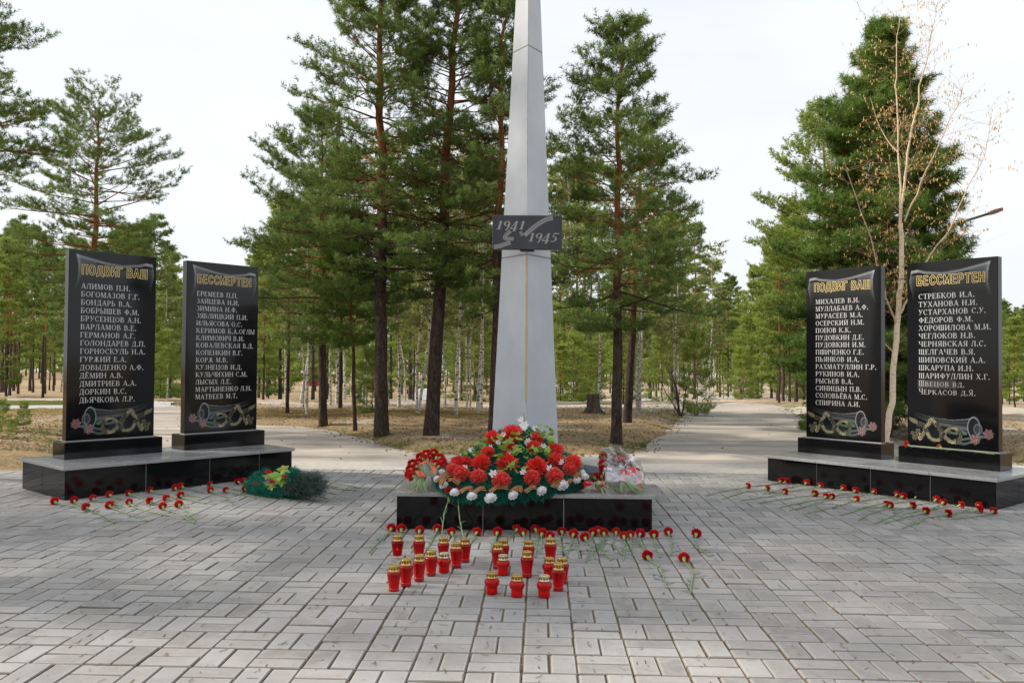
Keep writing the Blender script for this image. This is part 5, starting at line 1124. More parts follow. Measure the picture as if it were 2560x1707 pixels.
def wreath():
    o = Vector((.02, 6.1, CH)); t = empty('funeral_wreath', o, 0, 'large green tinsel wreath with red and white artificial flowers and striped ribbon against the obelisk', 'wreath'); rd = random.Random(4)
    out = [(395, 600), (410, 640), (450, 690), (520, 735), (620, 765), (760, 780), (900, 775), (1050, 750), (1200, 735), (1330, 700), (1430, 660), (1500, 640), (1535, 590), (1495, 540), (1450, 480), (1370, 410), (1280, 350), (1170, 280), (1080, 230), (960, 225), (840, 280), (750, 340), (660, 415), (560, 460), (470, 530)]
    cpx = (960, 560); cpt = onp(*cpx)
    m = MB(); ring = [onp(*p) for p in out]; n = len(ring); dn = Vector((0, .505, -1)).normalized()*-1
    nrm = Vector((0, -.45, .89)); P = []
    for f, l in ((1.0, -.0), (.93, .03), (.6, .06), (.25, .07)): P += [cpt.lerp(r_, f)*1+nrm*l-o for r_ in ring]
    P.append(cpt+nrm*.07-o); lo = [cpt.lerp(r_, .96)-o for r_ in ring]; P += [Vector((q.x, max(q.y, -.28), min(q.z, .012) if q.y > -.25 else q.z-.03)) for q in lo]
    Fs = [(j*n+i, j*n+(i+1) % n, (j+1)*n+(i+1) % n, (j+1)*n+i) for j in range(3) for i in range(n)]+[(3*n+i, 3*n+(i+1) % n, 4*n) for i in range(n)]+[(i, 4*n+1+i, 4*n+1+(i+1) % n, (i+1) % n) for i in range(n)]
    m.add(P, Fs); m.build('wreath_base', mat('wreath_backing', (.002, .035, .025), .8), t)
    S = []
    for i in range(5200):
        j = rd.randrange(n); a = ring[j].lerp(ring[(j+1) % n], rd.random()); f = rd.random()**.5; p = cpt.lerp(a, f*1.01); d = (a-cpt).normalized()
        S.append((p+nrm*(.07*(1-f**3))-o, (d*rd.uniform(.2, 1)*f+nrm*rd.uniform(.2, .8)+Vector((rd.gauss(0, .5), rd.gauss(0, .3), -.25*f))).normalized(), .04, rd.random()*.9))
    link('tinsel', needles(S, MT['tinsel'], 8, .034, .0028, seed=3, spread=.8), t)
    RED = [(818, 290, 60), (968, 262, 74), (945, 372, 55), (1150, 290, 50), (1125, 360, 55), (780, 405, 55), (560, 480, 58), (625, 468, 42), (733, 482, 68), (928, 487, 78), (1285, 385, 60), (1285, 460, 60), (1150, 512, 76), (1425, 475, 60), (720, 300, 0)]
    for i, (x, y, r) in enumerate(RED):
        if not r: continue
        p = onp(x, y, lift=.115)-o; h = link('chrysanthemum', CHR[i % 3], t, p); orient(h, (rd.gauss(0, .25)+(x-960)/1400, -.8, .75+rd.gauss(0, .2))); h.scale = (r/54*1.12,)*3
    for i, (x, y, r) in enumerate([(1400, 515, 46), (520, 527, 46), (580, 555, 55), (713, 580, 55), (885, 607, 60), (1115, 585, 55), (1285, 572, 57)]):
        p = onp(x, y, lift=.10)-o; h = link('ruffled_flower', ROSE[i % 2], t, p); orient(h, (rd.gauss(0, .2), -.9, .6)); h.scale = (r/46*1.1,)*3
    for i, (x, y, r) in enumerate([(440, 550, 37), (403, 595, 33), (450, 640, 38), (533, 698, 40), (662, 725, 42), (803, 740, 50), (975, 720, 44), (1190, 685, 44), (1345, 645, 52), (1455, 605, 36), (1510, 575, 38), (1495, 545, 28)]):
        p = onp(x, y, lift=.06)-o; h = link('white_carnation', WHEADS[i % 3], t, p); orient(h, (rd.gauss(0, .3)-.15, -.6, .8)); h.scale = (r/39*.86,)*3
    def star(p, s, ax):
        m = MB(); k = 6
        for j in range(k):
            a = 6.283*j/k; d = Vector((math.cos(a), math.sin(a), .45)); q = Vector((-math.sin(a), math.cos(a), 0)); m.cc = (.88, .88, .86); m.add([(0, 0, 0), d*s*.6+q*s*.3, d*s, d*s*.6-q*s*.3], [(0, 1, 2, 3)])
        h = m.build('white_flower', MT['petal'], t, p); orient(h, ax)
    for (x, y) in [(1055, 195), (1035, 150), (1140, 220), (1085, 310), (1125, 268), (1200, 350), (940, 420), (900, 265), (855, 325), (610, 515), (735, 350), (800, 360), (655, 380), (825, 562), (1247, 525), (1050, 545), (1070, 330), (1060, 215), (1340, 470)]:
        s = .030 if y > 240 else .034
        star(onp(x, y, lift=.13)-o, s*(1.25 if (x, y) in ((1055, 195), (825, 562), (1247, 525)) else .9), (rd.gauss(0, .4), -.8, .7))
    for (x, y) in [(1160, 232), (1250, 235), (1235, 265), (1230, 330), (1210, 300), (1040, 290), (1025, 310), (880, 360), (930, 400), (870, 330), (650, 420), (700, 420), (620, 435), (1060, 410), (1090, 430), (1130, 430), (1200, 400), (1180, 380), (900, 545), (960, 535), (1010, 550), (850, 440), (740, 330), (700, 345), (1165, 290), (1245, 420), (840, 470), (990, 430), (1110, 250), (1270, 330), (915, 330), (1030, 370), (960, 395), (1150, 410), (890, 395), (760, 360)]:
        p = onp(x+rd.gauss(0, 8), y+rd.gauss(0, 6), lift=.10+.05*rd.random())-o
        for k in range(2): maple(t, p+Vector((rd.gauss(0, .012), -.02-.03*rd.random(), .03*rd.random())), None, rd.uniform(.027, .042), rd)
    m = MB(); a = onp(1070, 330, lift=.05)-o; b = onp(1053, 95, lift=.06)-o; m.tube([a, a.lerp(b, .5)+Vector((.006, 0, 0)), b], .0022, 5); a = onp(1200, 380, lift=.05)-o; b = onp(1255, 240, lift=.07)-o; m.tube([a, b], .002, 5); m.build('twig', mat('wire_twig', (.02, .12, .06), .5), t)
    for L in ([(400, 610), (440, 580), (500, 565), (540, 540)], [(430, 640), (455, 600), (490, 575)], [(480, 605), (520, 605), (570, 625)], [(575, 690), (620, 672), (670, 665)], [(680, 695), (720, 675), (765, 665)], [(800, 690), (850, 662), (935, 655)], [(960, 690), (990, 670), (1025, 668), (1020, 690)], [(1065, 690), (1110, 668), (1150, 655)], [(1270, 655), (1300, 625), (1345, 615)], [(1385, 620), (1415, 605), (1410, 590)], [(1440, 585), (1465, 560), (1475, 545)], [(1345, 415), (1362, 440), (1370, 475)]):
        ribbon(t, [onp(x, y, lift=.085)-o for x, y in L], .0175)
wreath()
def bouquet(name, label, heads, tie, ends, rib, cel=None, k=.30, nst=26, seed=1, pink=False):
    rd = random.Random(seed); P = lambda x, y, l=0: onp(x, y, 5.8, CH+.012, k, l); o = P(*tie); o.z = CH; t = empty(name, o, 0, label, 'bouquet')
    tp = P(*tie, .02)-o
    for i, (x, y) in enumerate(heads):
        p = P(x, y, .02)-o; d = (p-tp).normalized(); h = link('carnation_head', HEADS[i % 4], t, p); orient(h, d+Vector((rd.gauss(0, .15), .25, .35))); h.scale = (1.15,)*3
        c = link('calyx', CALYX, t, p-d*.004+Vector((0, -.006, .004))); orient(c, d+Vector((0, .2, .2)))
        m = MB(); m.tube([p-d*.03, (p+tp)/2+Vector((rd.gauss(0, .01), 0, .01)), tp+Vector((rd.gauss(0, .012), 0, rd.gauss(0, .008)))], .0026, 5); m.build('stem', MT['stem'], t)
        m = MB(); blade(m, (p+tp)/2, Vector((rd.gauss(0, .6), -.2, .4))+d*.3, .07, .004, .3); m.build('leaf', MT['cleaf'], t)
    for i in range(nst):
        e = P(rd.uniform(*ends[0]), rd.uniform(*ends[1]), .004+.02*rd.random())-o; m = MB(); s0 = tp+Vector((rd.gauss(0, .012), 0, rd.gauss(0, .008))); mid = s0.lerp(e, .5)+Vector((rd.gauss(0, .006), 0, .008)); m.tube([s0, mid, e], [.0026, .003, .0038], 5); m.build('stem_end', MT['stem'], t)
    m = MB(); m.lathe([(.024, -.018), (.028, -.008), (.028, .008), (.024, .018)], 12); q = m.build('tie', rib, t, tp); orient(q, (rd.gauss(0, .1), .8, .5)); return t, P, o, tp, rd
MT['orib'] = mat('orange_ribbon', (.66, .11, .03), .4); MT['rrib'] = mat('red_ribbon', (.68, .015, .03), .3)
def loops(t, o, P, Ls, m_, w_=.009):
    for L in Ls:
        q = [P(x, y, l)-o for x, y, l in L]; m = MB(); Pn = []
        qq = []
        for i in range(len(q)-1):
            for k in range(4): qq.append(q[i].lerp(q[i+1], k/4))
        qq.append(q[-1])
        for i, a in enumerate(qq):
            d = (qq[min(i+1, len(qq)-1)]-qq[max(i-1, 0)]).normalized(); s_ = d.cross(Vector((0, -.7, .7))).normalized(); Pn += [a-s_*w_, a+s_*w_]
        m.add(Pn, [(2*i, 2*i+1, 2*i+3, 2*i+2) for i in range(len(qq)-1)]); m.build('ribbon_loop', m_, t)
t, P, o, tp, rd = bouquet('carnation_bouquet', 'bouquet of dark red carnations tied with orange ribbon on the left of the slab', [(320, 405), (375, 398), (275, 428), (425, 435), (450, 488), (455, 540), (215, 478), (190, 556), (240, 540), (245, 500), (400, 430), (350, 425), (300, 440), (440, 465), (200, 520), (420, 500), (330, 450), (210, 575), (470, 510), (390, 480), (260, 470)], (290, 580), ((180, 320), (635, 690)), MT['orib'], seed=5, nst=34)
loops(t, o, P, [[(250, 520, .03), (275, 478, .07), (320, 462, .08), (355, 478, .06), (375, 540, .03)], [(290, 580, .03), (258, 560, .06), (255, 535, .06), (290, 545, .04)], [(355, 470, .06), (385, 520, .04), (385, 560, .03)], [(420, 470, .03), (450, 520, .02)]], MT['orib'])
t, P, o, tp, rd = bouquet('wrapped_bouquet', 'red carnations in crumpled clear cellophane with red ribbon, right on the central slab', [(1655, 430), (1650, 480), (1655, 520), (1720, 440), (1770, 425), (1810, 440), (1840, 480), (1870, 520), (1900, 545), (1905, 580), (1890, 600), (1745, 460)], (1800, 610), ((1780, 1975), (640, 700)), MT['rrib'], seed=8, nst=40)
loops(t, o, P, [[(1800, 560, .05), (1785, 530, .08), (1820, 528, .08), (1830, 560, .05)], [(1840, 570, .05), (1845, 520, .08), (1880, 515, .09), (1890, 545, .07), (1860, 572, .04)], [(1740, 480, .03), (1790, 430, .06), (1830, 440, .06)], [(1905, 600, .03), (1930, 640, .02), (1945, 665, .0)]], MT['rrib'], .010)
m = MB(); m.box((-.07, -.02, .02), (.05, .06, .05), bev=.012); q = m.build('inner_wrap', mat('silver_wrap', (.42, .42, .48), .25, .5, .5), t, P(1730, 560, .0)-o)
def cellophane(t, P, o, tp):
    rd = random.Random(12)
    for lay in range(2):
        out = [(1655, 365), (1740, 350), (1830, 358), (1880, 420), (1935, 470), (1945, 540), (1950, 620), (1900, 640), (1840, 630), (1780, 640), (1720, 610), (1670, 600), (1645, 540), (1625, 470), (1620, 400)]
        c = P(1790, 520, .09-.06*lay)-o; n = len(out); V = [c]; Rn = 4
        for j in range(1, Rn+1):
            for i, (x, y) in enumerate(out):
                e = P(x+rd.gauss(0, 8), y+rd.gauss(0, 6), .02+.02*lay)-o; f = j/Rn; q = c.lerp(e, f); V.append(q+Vector((rd.gauss(0, .004), rd.gauss(0, .006), .020*math.sin(i*2.1+lay*2)*f+rd.gauss(0, .004)+.03*math.sin(f*3.1))))
        Fs = [(0, 1+i, 1+(i+1) % n) for i in range(n)]+[(1+j*n+i, 1+j*n+(i+1) % n, 1+(j+1)*n+(i+1) % n, 1+(j+1)*n+i) for j in range(Rn-1) for i in range(n)]
        m = MB(); m.add(V, Fs, 0, True); m.build('cellophane', MT['cello'], t)
cellophane(t, P, o, tp)
t, P, o, tp, rd = bouquet('carnation_pair', 'two dark red carnations with crossed stems lying between wreath and wrapped bouquet', [(1585, 585), (1640, 575)], (1620, 640), ((1610, 1660), (690, 728)), MT['calyx'], seed=3, nst=3, k=.06)
t = empty('ribbon_bow', onp(1525, 640, 5.8, CH+.012, .05), 0, 'folded shiny red ribbon piece at the right edge of the wreath', 'ribbon'); o = t.location.copy(); Pf = lambda x, y, l=0: onp(x, y, 5.8, CH+.012, .05, l)
loops(t, o, Pf, [[(1500, 650, .02), (1525, 620, .07), (1555, 605, .05)], [(1505, 660, .02), (1530, 640, .05), (1560, 625, .02)]], MT['rrib'], .018); loops(t, o, Pf, [[(1625, 650, .01), (1640, 635, .05), (1660, 655, .01)]], MT['rrib'], .014)
t = empty('loose_stems', onp(1690, 650, 5.8, CH+.012, .05), 0, 'loose thin stems with a gold dotted bow before the wrapped bouquet', 'flower stems'); o = t.location.copy()
for a, b in (((1665, 615), (1770, 690)), ((1680, 610), (1740, 700)), ((1650, 640), (1730, 690)), ((1700, 620), (1800, 695)), ((1690, 640), (1760, 660))):
    m = MB(); m.tube([Pf(*a, .02)-o, Pf(*b, .004)-o], .0026, 5); m.build('stem', MT['stem'], t)
loops(t, o, Pf, [[(1665, 640, .02), (1680, 620, .04), (1700, 630, .03)], [(1690, 655, .02), (1705, 640, .04), (1695, 625, .02)]], mat('gold_dark_bow', (.30, .19, .05), .4), .008)
m = MB(); q = [Vector((0, 0, 0)), Vector((.16, -.02, .01)), Vector((.17, .12, .03)), Vector((.02, .14, .05))]; m.add(q+[v+Vector((0, 0, .012)) for v in q], [(3, 2, 1, 0), (4, 5, 6, 7), (0, 1, 5, 4), (1, 2, 6, 5), (2, 3, 7, 6), (3, 0, 4, 7)])
tag(m.build('folded_wrapper', mat('dark_violet_wrap', (.055, .05, .075), .35), None, onp(1500, 560, 5.8, CH+.012, .0)), 'dark violet folded wrapper lying behind the right end of the wreath', 'wrapper')
# fallen basket wreath on the left
def fallen():
    rd = random.Random(6); f6 = lambda x, y, z=0.0: G(440+x/4.704, 1130+y/4.704, z); o = f6(1280, 470); t = empty('fallen_wreath', o, 0, 'small green tinsel basket wreath lying on its side by the left plinth', 'wreath')
    def fl(path, n, rad, mm, nm, per=9, ln=.036, wd=.003):
        S = []
        for i in range(n):
            u = rd.random()*(len(path)-1); k = int(u); p = path[k].lerp(path[min(k+1, len(path)-1)], u-k); d = Vector((rd.gauss(0, 1), rd.gauss(0, 1), rd.gauss(0, 1))).normalized(); r = rad if not callable(rad) else rad(u/(len(path)-1)); q = p+d*r*rd.random()**.4-o
            q.z = max(q.z, .004); S.append((q, (d+Vector((0, 0, .2))).normalized(), .03, rd.random()))
        link(nm, needles(S, mm, per, ln, wd, seed=9, spread=.8), t)
    fl([f6(880, 400, .05), f6(1000, 455, .04), f6(1180, 470, .045), f6(1350, 470, .05), f6(1450, 470, .05)], 900, .045, MT['tinsel'], 'tinsel_ring')
    fl([f6(870, 380, .06), f6(960, 300, .05), f6(1080, 250, .06)], 260, .035, MT['tinsel'], 'tinsel_ring')
    fl([f6(1290, 330, .09), f6(1340, 330, .13), f6(1400, 280, .20)], 700, .055, MT['tinsel'], 'tinsel_ring')
    fl([f6(1370, 400, .11), f6(1480, 390, .12), f6(1580, 380, .13), f6(1650, 380, .14)], 1800, lambda u: .06+.025*u, MT['tinseld'], 'tinsel_basket', 8, .04, .0025)
    for (x, y, z, s) in ((1240, 200, .22, .05), (1210, 300, .14, .07), (1180, 330, .1, .06), (1050, 290, .12, .05), (1060, 390, .06, .05), (1130, 440, .04, .04), (1100, 250, .16, .045), (1240, 380, .09, .05)):
        m = MB(); mm = maple(t, f6(x, y+z*260, z+.03)-o, None, s*1.1, rd); mm.rotation_euler = (rd.uniform(.4, 1.2), rd.uniform(-.3, .3), rd.uniform(-.6, .6))
    for (x, y, z) in ((1090, 200, .20), (1135, 335, .12), (945, 370, .08), (1280, 260, .18)):
        m = MB(); m.cc = (.66, .03, .04)
        for k in range(5):
            a = k*.5-1; d = Vector((math.sin(a), -.3, math.cos(a))); q = Vector((math.cos(a), 0, -math.sin(a))); m.add([(0, 0, 0), d*.022+q*.010, d*.04+Vector((0, -.01, 0)), d*.022-q*.010], [(0, 1, 2, 3)])
        m.build('red_petals', MT['petal'], t, f6(x, y+z*260, z)-o)
fallen()
# ------------------------------------------------------------------ park furniture and far things
def kerb_frame(pa, pb, dep, label):
    a, b = G(*pa), G(*pb); v = b-a; ang = math.atan2(v.y, v.x); t = empty('kerb_frame', a, ang, label, 'kerb'); L = v.length
    for lo, hi in (((0, 0, -.02), (L, .06, .055)), ((0, dep, -.02), (L, dep+.06, .055)), ((0, .063, -.02), (.06, dep-.003, .052)), ((L-.06, .063, -.02), (L, dep-.003, .052))):
        m = MB(); m.box(lo, hi, bev=.008); m.build('kerb_stone', MT['curb'], t)
kerb_frame((1396, 1017), (1469, 1015), 1.6, 'low concrete kerb frame left of the tree stump'); kerb_frame((1616, 1013), (1700, 1016), 1.6, 'low concrete kerb frame by the path birch')
def stump():
    p = G(1380+505/4.9, 820+1090/4.9); rd = random.Random(2); m = MB(); prof = [(.40, -.04), (.32, .05), (.22, .13), (.165, .25), (.15, .42), (.155, .56), (.10, .575), (.001, .54)]; n = 18; P = []
    for j, (r, z) in enumerate(prof):
        for k in range(n):
            a = 6.283*k/n; q = r*(1+(.30*math.sin(a*4+.5) if j < 3 else .09*math.sin(a*5+j))*(1 if j < 6 else .3)+rd.gauss(0, .03)); P.append((q*math.cos(a), q*math.sin(a), z+(rd.gauss(0, .02) if j in (5,) else 0)))
    m.add(P, [(i*n+k, i*n+(k+1) % n, (i+1)*n+(k+1) % n, (i+1)*n+k) for i in range(len(prof)-1) for k in range(n)]); sm_ = mat('old_stump_bark', (.07, .05, .04), .95); nn = N(sm_); nn.col(nn.ramp(nn.noise(nn.co((1, 1, .3)), 18, 5, .7), [(.3, (.02, .014, .011)), (.7, (.17, .13, .10))]))
    o = m.build('tree_stump', sm_, None, p); o.scale = (.82,)*3; tag(o, 'dark old tree stump with flared roots right of the obelisk', 'stump')
stump()
def bush():
    p = G(1380+1565/4.9, 820+1075/4.9); W = Wood(2.2); rd = random.Random(3)
    for i in range(9):
        az = rd.random()*6.28; d = Vector((math.cos(az)*.35, math.sin(az)*.35, 1)).normalized(); q = Vector((rd.gauss(0, .02), rd.gauss(0, .02), 0)); pts = [q]
        for k in range(6): d = (d+Vector((rd.gauss(0, .15), rd.gauss(0, .15), .05))).normalized(); pts.append(pts[-1]+d*.19*rd.uniform(.7, 1.2))
        W.tube(pts, [.015*(1-.14*k) for k in range(7)], 5)
        for k in range(2, 7):
            for e in range(2): dd = (d+Vector((rd.gauss(0, .6), rd.gauss(0, .6), 0))).normalized(); W.tube([pts[k], pts[k]+dd*.2], [.005, .0015], 3)
    t = empty('bare_shrub', p, 0, 'dark many-stemmed bare shrub at the foot of the path birch', 'shrub'); link('stems', W.mesh('stems', mat('dark_twigs', (.07, .05, .045), .9)), t)
bush()
def gate():
    a, b = G(1680+683/4.356, 820+752/4.356), G(1680+885/4.356, 820+752/4.356); v = b-a; L = v.length; t = empty('park_gate', a, math.atan2(v.y, v.x), 'red-brown barred metal gate at the end of the right path', 'gate'); h = 1.45
    for x in (0, L*.47, L):
        m = MB(); m.box((x-.03, -.03, 0), (x+.03, .03, h*1.9*.62 if x != L*.47 else h*1.15), bev=.004); m.build('post', MT['rust'], t)
    for x0, x1 in ((.05, L*.47-.05), (L*.47+.05, L-.05)):
        m = MB(); m.box((x0, -.015, h-.03), (x1, .015, h)); m.box((x0, -.015, .18), (x1, .015, .21)); n = 9
        for i in range(n+1): x = x0+(x1-x0)*i/n; m.box((x-.011, -.009, .213), (x+.011, .009, h-.033))
        m.build('gate_leaf', MT['rust'], t)
gate()
def railing(pa, pb, label):
    a, b = G(*pa), G(*pb); v = b-a; L = v.length; t = empty('fence', a, math.atan2(v.y, v.x), label, 'fence')
    n = max(2, int(L/1.6))
    for i in range(n+1):
        m = MB(); m.box((L*i/n-.025, -.025, 0), (L*i/n+.025, .025, 1.0)); m.build('post', MT['rust'], t)
    m = MB()
    for z in (.2, .9): m.box((.03, -.012, z), (L-.03, .012, z+.03))
    for i in range(int(L/.16)): m.box((.1+i*.16-.008, -.006, .233), (.1+i*.16+.008, .006, .897))
    m.build('rail_panel', MT['rust'], t)
railing((1975, 992), (2030, 990), 'red-brown railing between the twin pines and the third stele'); railing((1755, 961), (1785, 961), 'small far red-brown railing beyond the right path')
def bench(px, py, rz, label):
    p = G(px, py); t = empty('park_bench', p, rz, label, 'bench', 'brown park benches'); w_ = .8
    m = MB(); [m.box((-w_, -.22+k*.11, .42), (w_, -.13+k*.11, .45)) for k in range(4)]; m.build('seat', MT['bench'], t)
    m = MB(); [m.box((-w_, .24, .55+k*.13), (w_, .27, .64+k*.13)) for k in range(3)]; m.build('backrest', MT['bench'], t)
    for x in (-w_+.12, w_-.12):
        m = MB(); m.box((x-.03, -.2, 0), (x+.03, -.15, .418)); m.box((x-.03, .19, 0), (x+.03, .235, .92)); m.build('leg', MT['iron'], t)
bench(950+355/5.6, 820+920/5.6, .1, 'brown bench beside the orange-stemmed pine and the seated person'); bench(950+850/5.6, 820+878/5.6, -.9, 'brown bench right behind the big leaning pine'); bench(630+1650/5.6, 820+960/5.6, .2, 'far brown bench left of the big pine')
def lamp(px, py, H, label, arm=False):
    p = G(px, py); t = empty('park_lamp', p, 0, label, 'lamp'); m = MB(); m.tube([(0, 0, 0), (0, 0, H*.3), (0, 0, H)], [.045, .035, .03], 8); m.build('pole', MT['iron'], t)
    m = MB(); m.lathe([(.03, H), (.10, H+.04), (.12, H+.22), (.02, H+.32)], 10); m.build('lamp_head', MT['iron'], t)
lamp(950+308/5.6, 820+950/5.6, 2.6, 'black park lamp beside the far bench')
def street_lamp():
    Y = 19.0; g = PT(2335, 900, Y); g.z = 0; a = PT(2335, 577, Y)-g; b = PT(2473, 534, Y)-g; c = PT(2502, 524, Y)-g; t = empty('street_lamp', g, 0, 'street lamp whose arm reaches out to the right from behind the stone pine', 'lamp')
    m = MB(); m.tube([(0, 0, -.1), (0, 0, a.z)], [.09, .06], 10); m.build('pole', mat('concrete_pole', (.32, .31, .3), .9), t)
    m = MB(); m.tube([a, b], .028, 8); m.build('arm', mat('green_grey_arm', (.05, .06, .045), .6), t)
    m = MB(); d = (c-b).normalized(); u = Vector((-d.z, 0, d.x)); P = []
    for q, w1, h1 in ((b-d*.02, .05, .03), (b+d*.10, .09, .05), (c, .09, .035)):
        for sx, sz in ((-1, -1), (1, -1), (1, 1), (-1, 1)): P.append(q+Vector((0, sx*w1, 0))+u*sz*h1)
    m.add(P, [(0, 1, 2, 3), (4, 5, 1, 0), (5, 6, 2, 1), (6, 7, 3, 2), (7, 4, 0, 3), (8, 9, 5, 4), (9, 10, 6, 5), (10, 11, 7, 6), (11, 8, 4, 7), (11, 10, 9, 8)]); m.build('lamp_head', mat('brown_lamp_case', (.22, .12, .08), .6), t)
street_lamp()
def shed(px0, px1, py0, py1, Y, label):
    a = PT(px0, py1, Y); b = PT(px1, py1, Y); z1 = PT(px0, py0, Y).z; z0 = float(hg(Y))-.1; t = empty('park_shed', (a.x, Y, z0), 0, label, 'shed'); z1 -= z0; L = b.x-a.x
    m = MB(); m.box((0, 0, 0), (L, 2.5, z1), bev=.01); m.build('wall', mat('red_boards', (.30, .03, .02), .7), t)
    m = MB(); m.add([(-.2, -.2, z1+.01), (L+.2, -.2, z1+.01), (L+.2, 2.7, z1+.01), (-.2, 2.7, z1+.01), (-.2, 1.25, z1+.6), (L+.2, 1.25, z1+.6)], [(0, 1, 5, 4), (2, 3, 4, 5), (0, 4, 3), (1, 2, 5), (3, 2, 1, 0)]); m.build('roof', mat('brown_roof', (.09, .05, .04), .7), t)
shed(772, 802, 916, 938, 150, 'small red shed seen between the birches left of the flared pine')
def nest_box():
    p = PT(418/3.735, 700+925/3.735, G(418/3.735, 700+1073/3.735).y-.2); t = empty('bird_box', p, 0, 'small dark box fixed to the grey pine trunk at the left', 'box'); m = MB(); m.box((-.06, -.06, -.06), (.06, .06, .06), bev=.006); m.build('box_body', MT['iron'], t); m = MB(); m.box((-.08, -.08, .063), (.08, .08, .08)); m.build('lid', MT['curb'], t); m = MB(); m.box((-.08, -.07, -.08), (.08, .07, -.063)); m.build('shelf', MT['curb'], t)
nest_box()
# ------------------------------------------------------------------ people far off
def person(px, py, rz, H, label, cloth, legs, hat=None, sit=False):
    p = G(px, py); t = empty('person', p, rz, label, 'person'); s = H/1.7
    J = {'pel': (0, 0, .92), 'sp': (0, 0, 1.15), 'ch': (0, 0, 1.36), 'nk': (0, 0, 1.48), 'hd': (0, -.01, 1.56), 'tp': (0, 0, 1.68)}
    if not sit: J.update({'hl': (-.09, 0, .88), 'kl': (-.10, -.10, .48), 'al': (-.10, -.02, .08), 'tl': (-.10, -.16, .03), 'hr': (.09, 0, .88), 'kr': (.10, .04, .48), 'ar': (.10, .22, .10), 'tr': (.10, .10, .03)})
    else:
        for k in J: J[k] = (J[k][0], J[k][1], J[k][2]-.44)
        J.update({'hl': (-.09, -.02, .48), 'kl': (-.10, -.42, .50), 'al': (-.10, -.44, .08), 'tl': (-.10, -.58, .03), 'hr': (.09, -.02, .48), 'kr': (.10, -.42, .50), 'ar': (.12, -.40, .08), 'tr': (.12, -.55, .03)})
    dz = -.44 if sit else 0
    J.update({'sl': (-.18, 0, 1.40+dz), 'el': (-.23, .05, 1.12+dz), 'wl': (-.20, -.10, .90+dz), 'sr': (.18, 0, 1.40+dz), 'er': (.23, .02, 1.12+dz), 'wr': (.20, -.12, .92+dz)})
    rad = dict(pel=.14, sp=.13, ch=.15, nk=.055, hd=.095, tp=.06, hl=.09, kl=.06, al=.045, tl=.035, hr=.09, kr=.06, ar=.045, tr=.035, sl=.06, el=.042, wl=.032, sr=.06, er=.042, wr=.032)
    E = [('pel', 'sp'), ('sp', 'ch'), ('ch', 'nk'), ('nk', 'hd'), ('hd', 'tp'), ('pel', 'hl'), ('hl', 'kl'), ('kl', 'al'), ('al', 'tl'), ('pel', 'hr'), ('hr', 'kr'), ('kr', 'ar'), ('ar', 'tr'), ('ch', 'sl'), ('sl', 'el'), ('el', 'wl'), ('ch', 'sr'), ('sr', 'er'), ('er', 'wr')]
    ks = list(J); me = bpy.data.meshes.new('body'); me.from_pydata([tuple(c*s for c in J[k]) for k in ks], [(ks.index(a), ks.index(b)) for a, b in E], []); o = bpy.data.objects.new('b', me); C.objects.link(o)
    md = o.modifiers.new('s', 'SKIN'); sv = me.skin_vertices[0].data
    for i, k in enumerate(ks): sv[i].radius = (rad[k]*s,)*2
    sv[0].use_root = True; sb = o.modifiers.new('u', 'SUBSURF'); sb.levels = 1; dg = bpy.context.evaluated_depsgraph_get(); dg.update()
    m2 = bpy.data.meshes.new_from_object(o.evaluated_get(dg)); bpy.data.objects.remove(o)
    for mm in (mat('skin', (.5, .33, .25), .6), mat('jacket', cloth, .8), mat('trousers', legs, .8), mat('hair', hat or (.05, .03, .02), .8)): m2.materials.append(mm)
    for f in m2.polygons:
        z = f.center.z/s-dz; ax = abs(f.center.x)/s
        f.material_index = 3 if z > 1.60 else (0 if z > 1.46 else (1 if z > (.93) else 2)); f.use_smooth = True
        if sit and f.center.y/s < -.12 and z < 1.2: f.material_index = 2
    link('body', m2, t); return t
person(950+556/5.6, 820+795/5.6, 3.1, 1.7, 'person walking away on the grey path, pale jacket and black trousers', (.35, .38, .42), (.01, .01, .012))
person(950+600/5.6, 820+775/5.6, 3.0, 1.7, 'person in a blue jacket far along the grey path', (.03, .06, .22), (.02, .02, .03))
person(630+1072/5.6, 988, .6, 1.15, 'child in dark blue jacket and red hat behind a white birch', (.03, .05, .10), (.02, .03, .06), (.60, .06, .05))
q = person(950+440/5.6, 820+925/5.6, -1.3, 1.6, 'person in black sitting at the end of the far bench', (.012, .012, .014), (.012, .012, .014), sit=True)
def pram():
    p = G(630+1495/5.6, 820+1005/5.6); t = empty('dark_bag', p, 0, 'dark rounded bag on the ground behind the slender young pine', 'bag'); m = MB(); m.lathe([(.02, 0), (.16, .02), (.22, .14), (.20, .28), (.10, .36), (.01, .37)], 12); m.build('bag_body', mat('dark_cloth', (.02, .025, .035), .6), t); m = MB(); m.tube([(-.1, 0, .34), (-.06, 0, .44), (.06, 0, .44), (.1, 0, .34)], .012, 6); m.build('handle', MT['iron'], t)
pram()
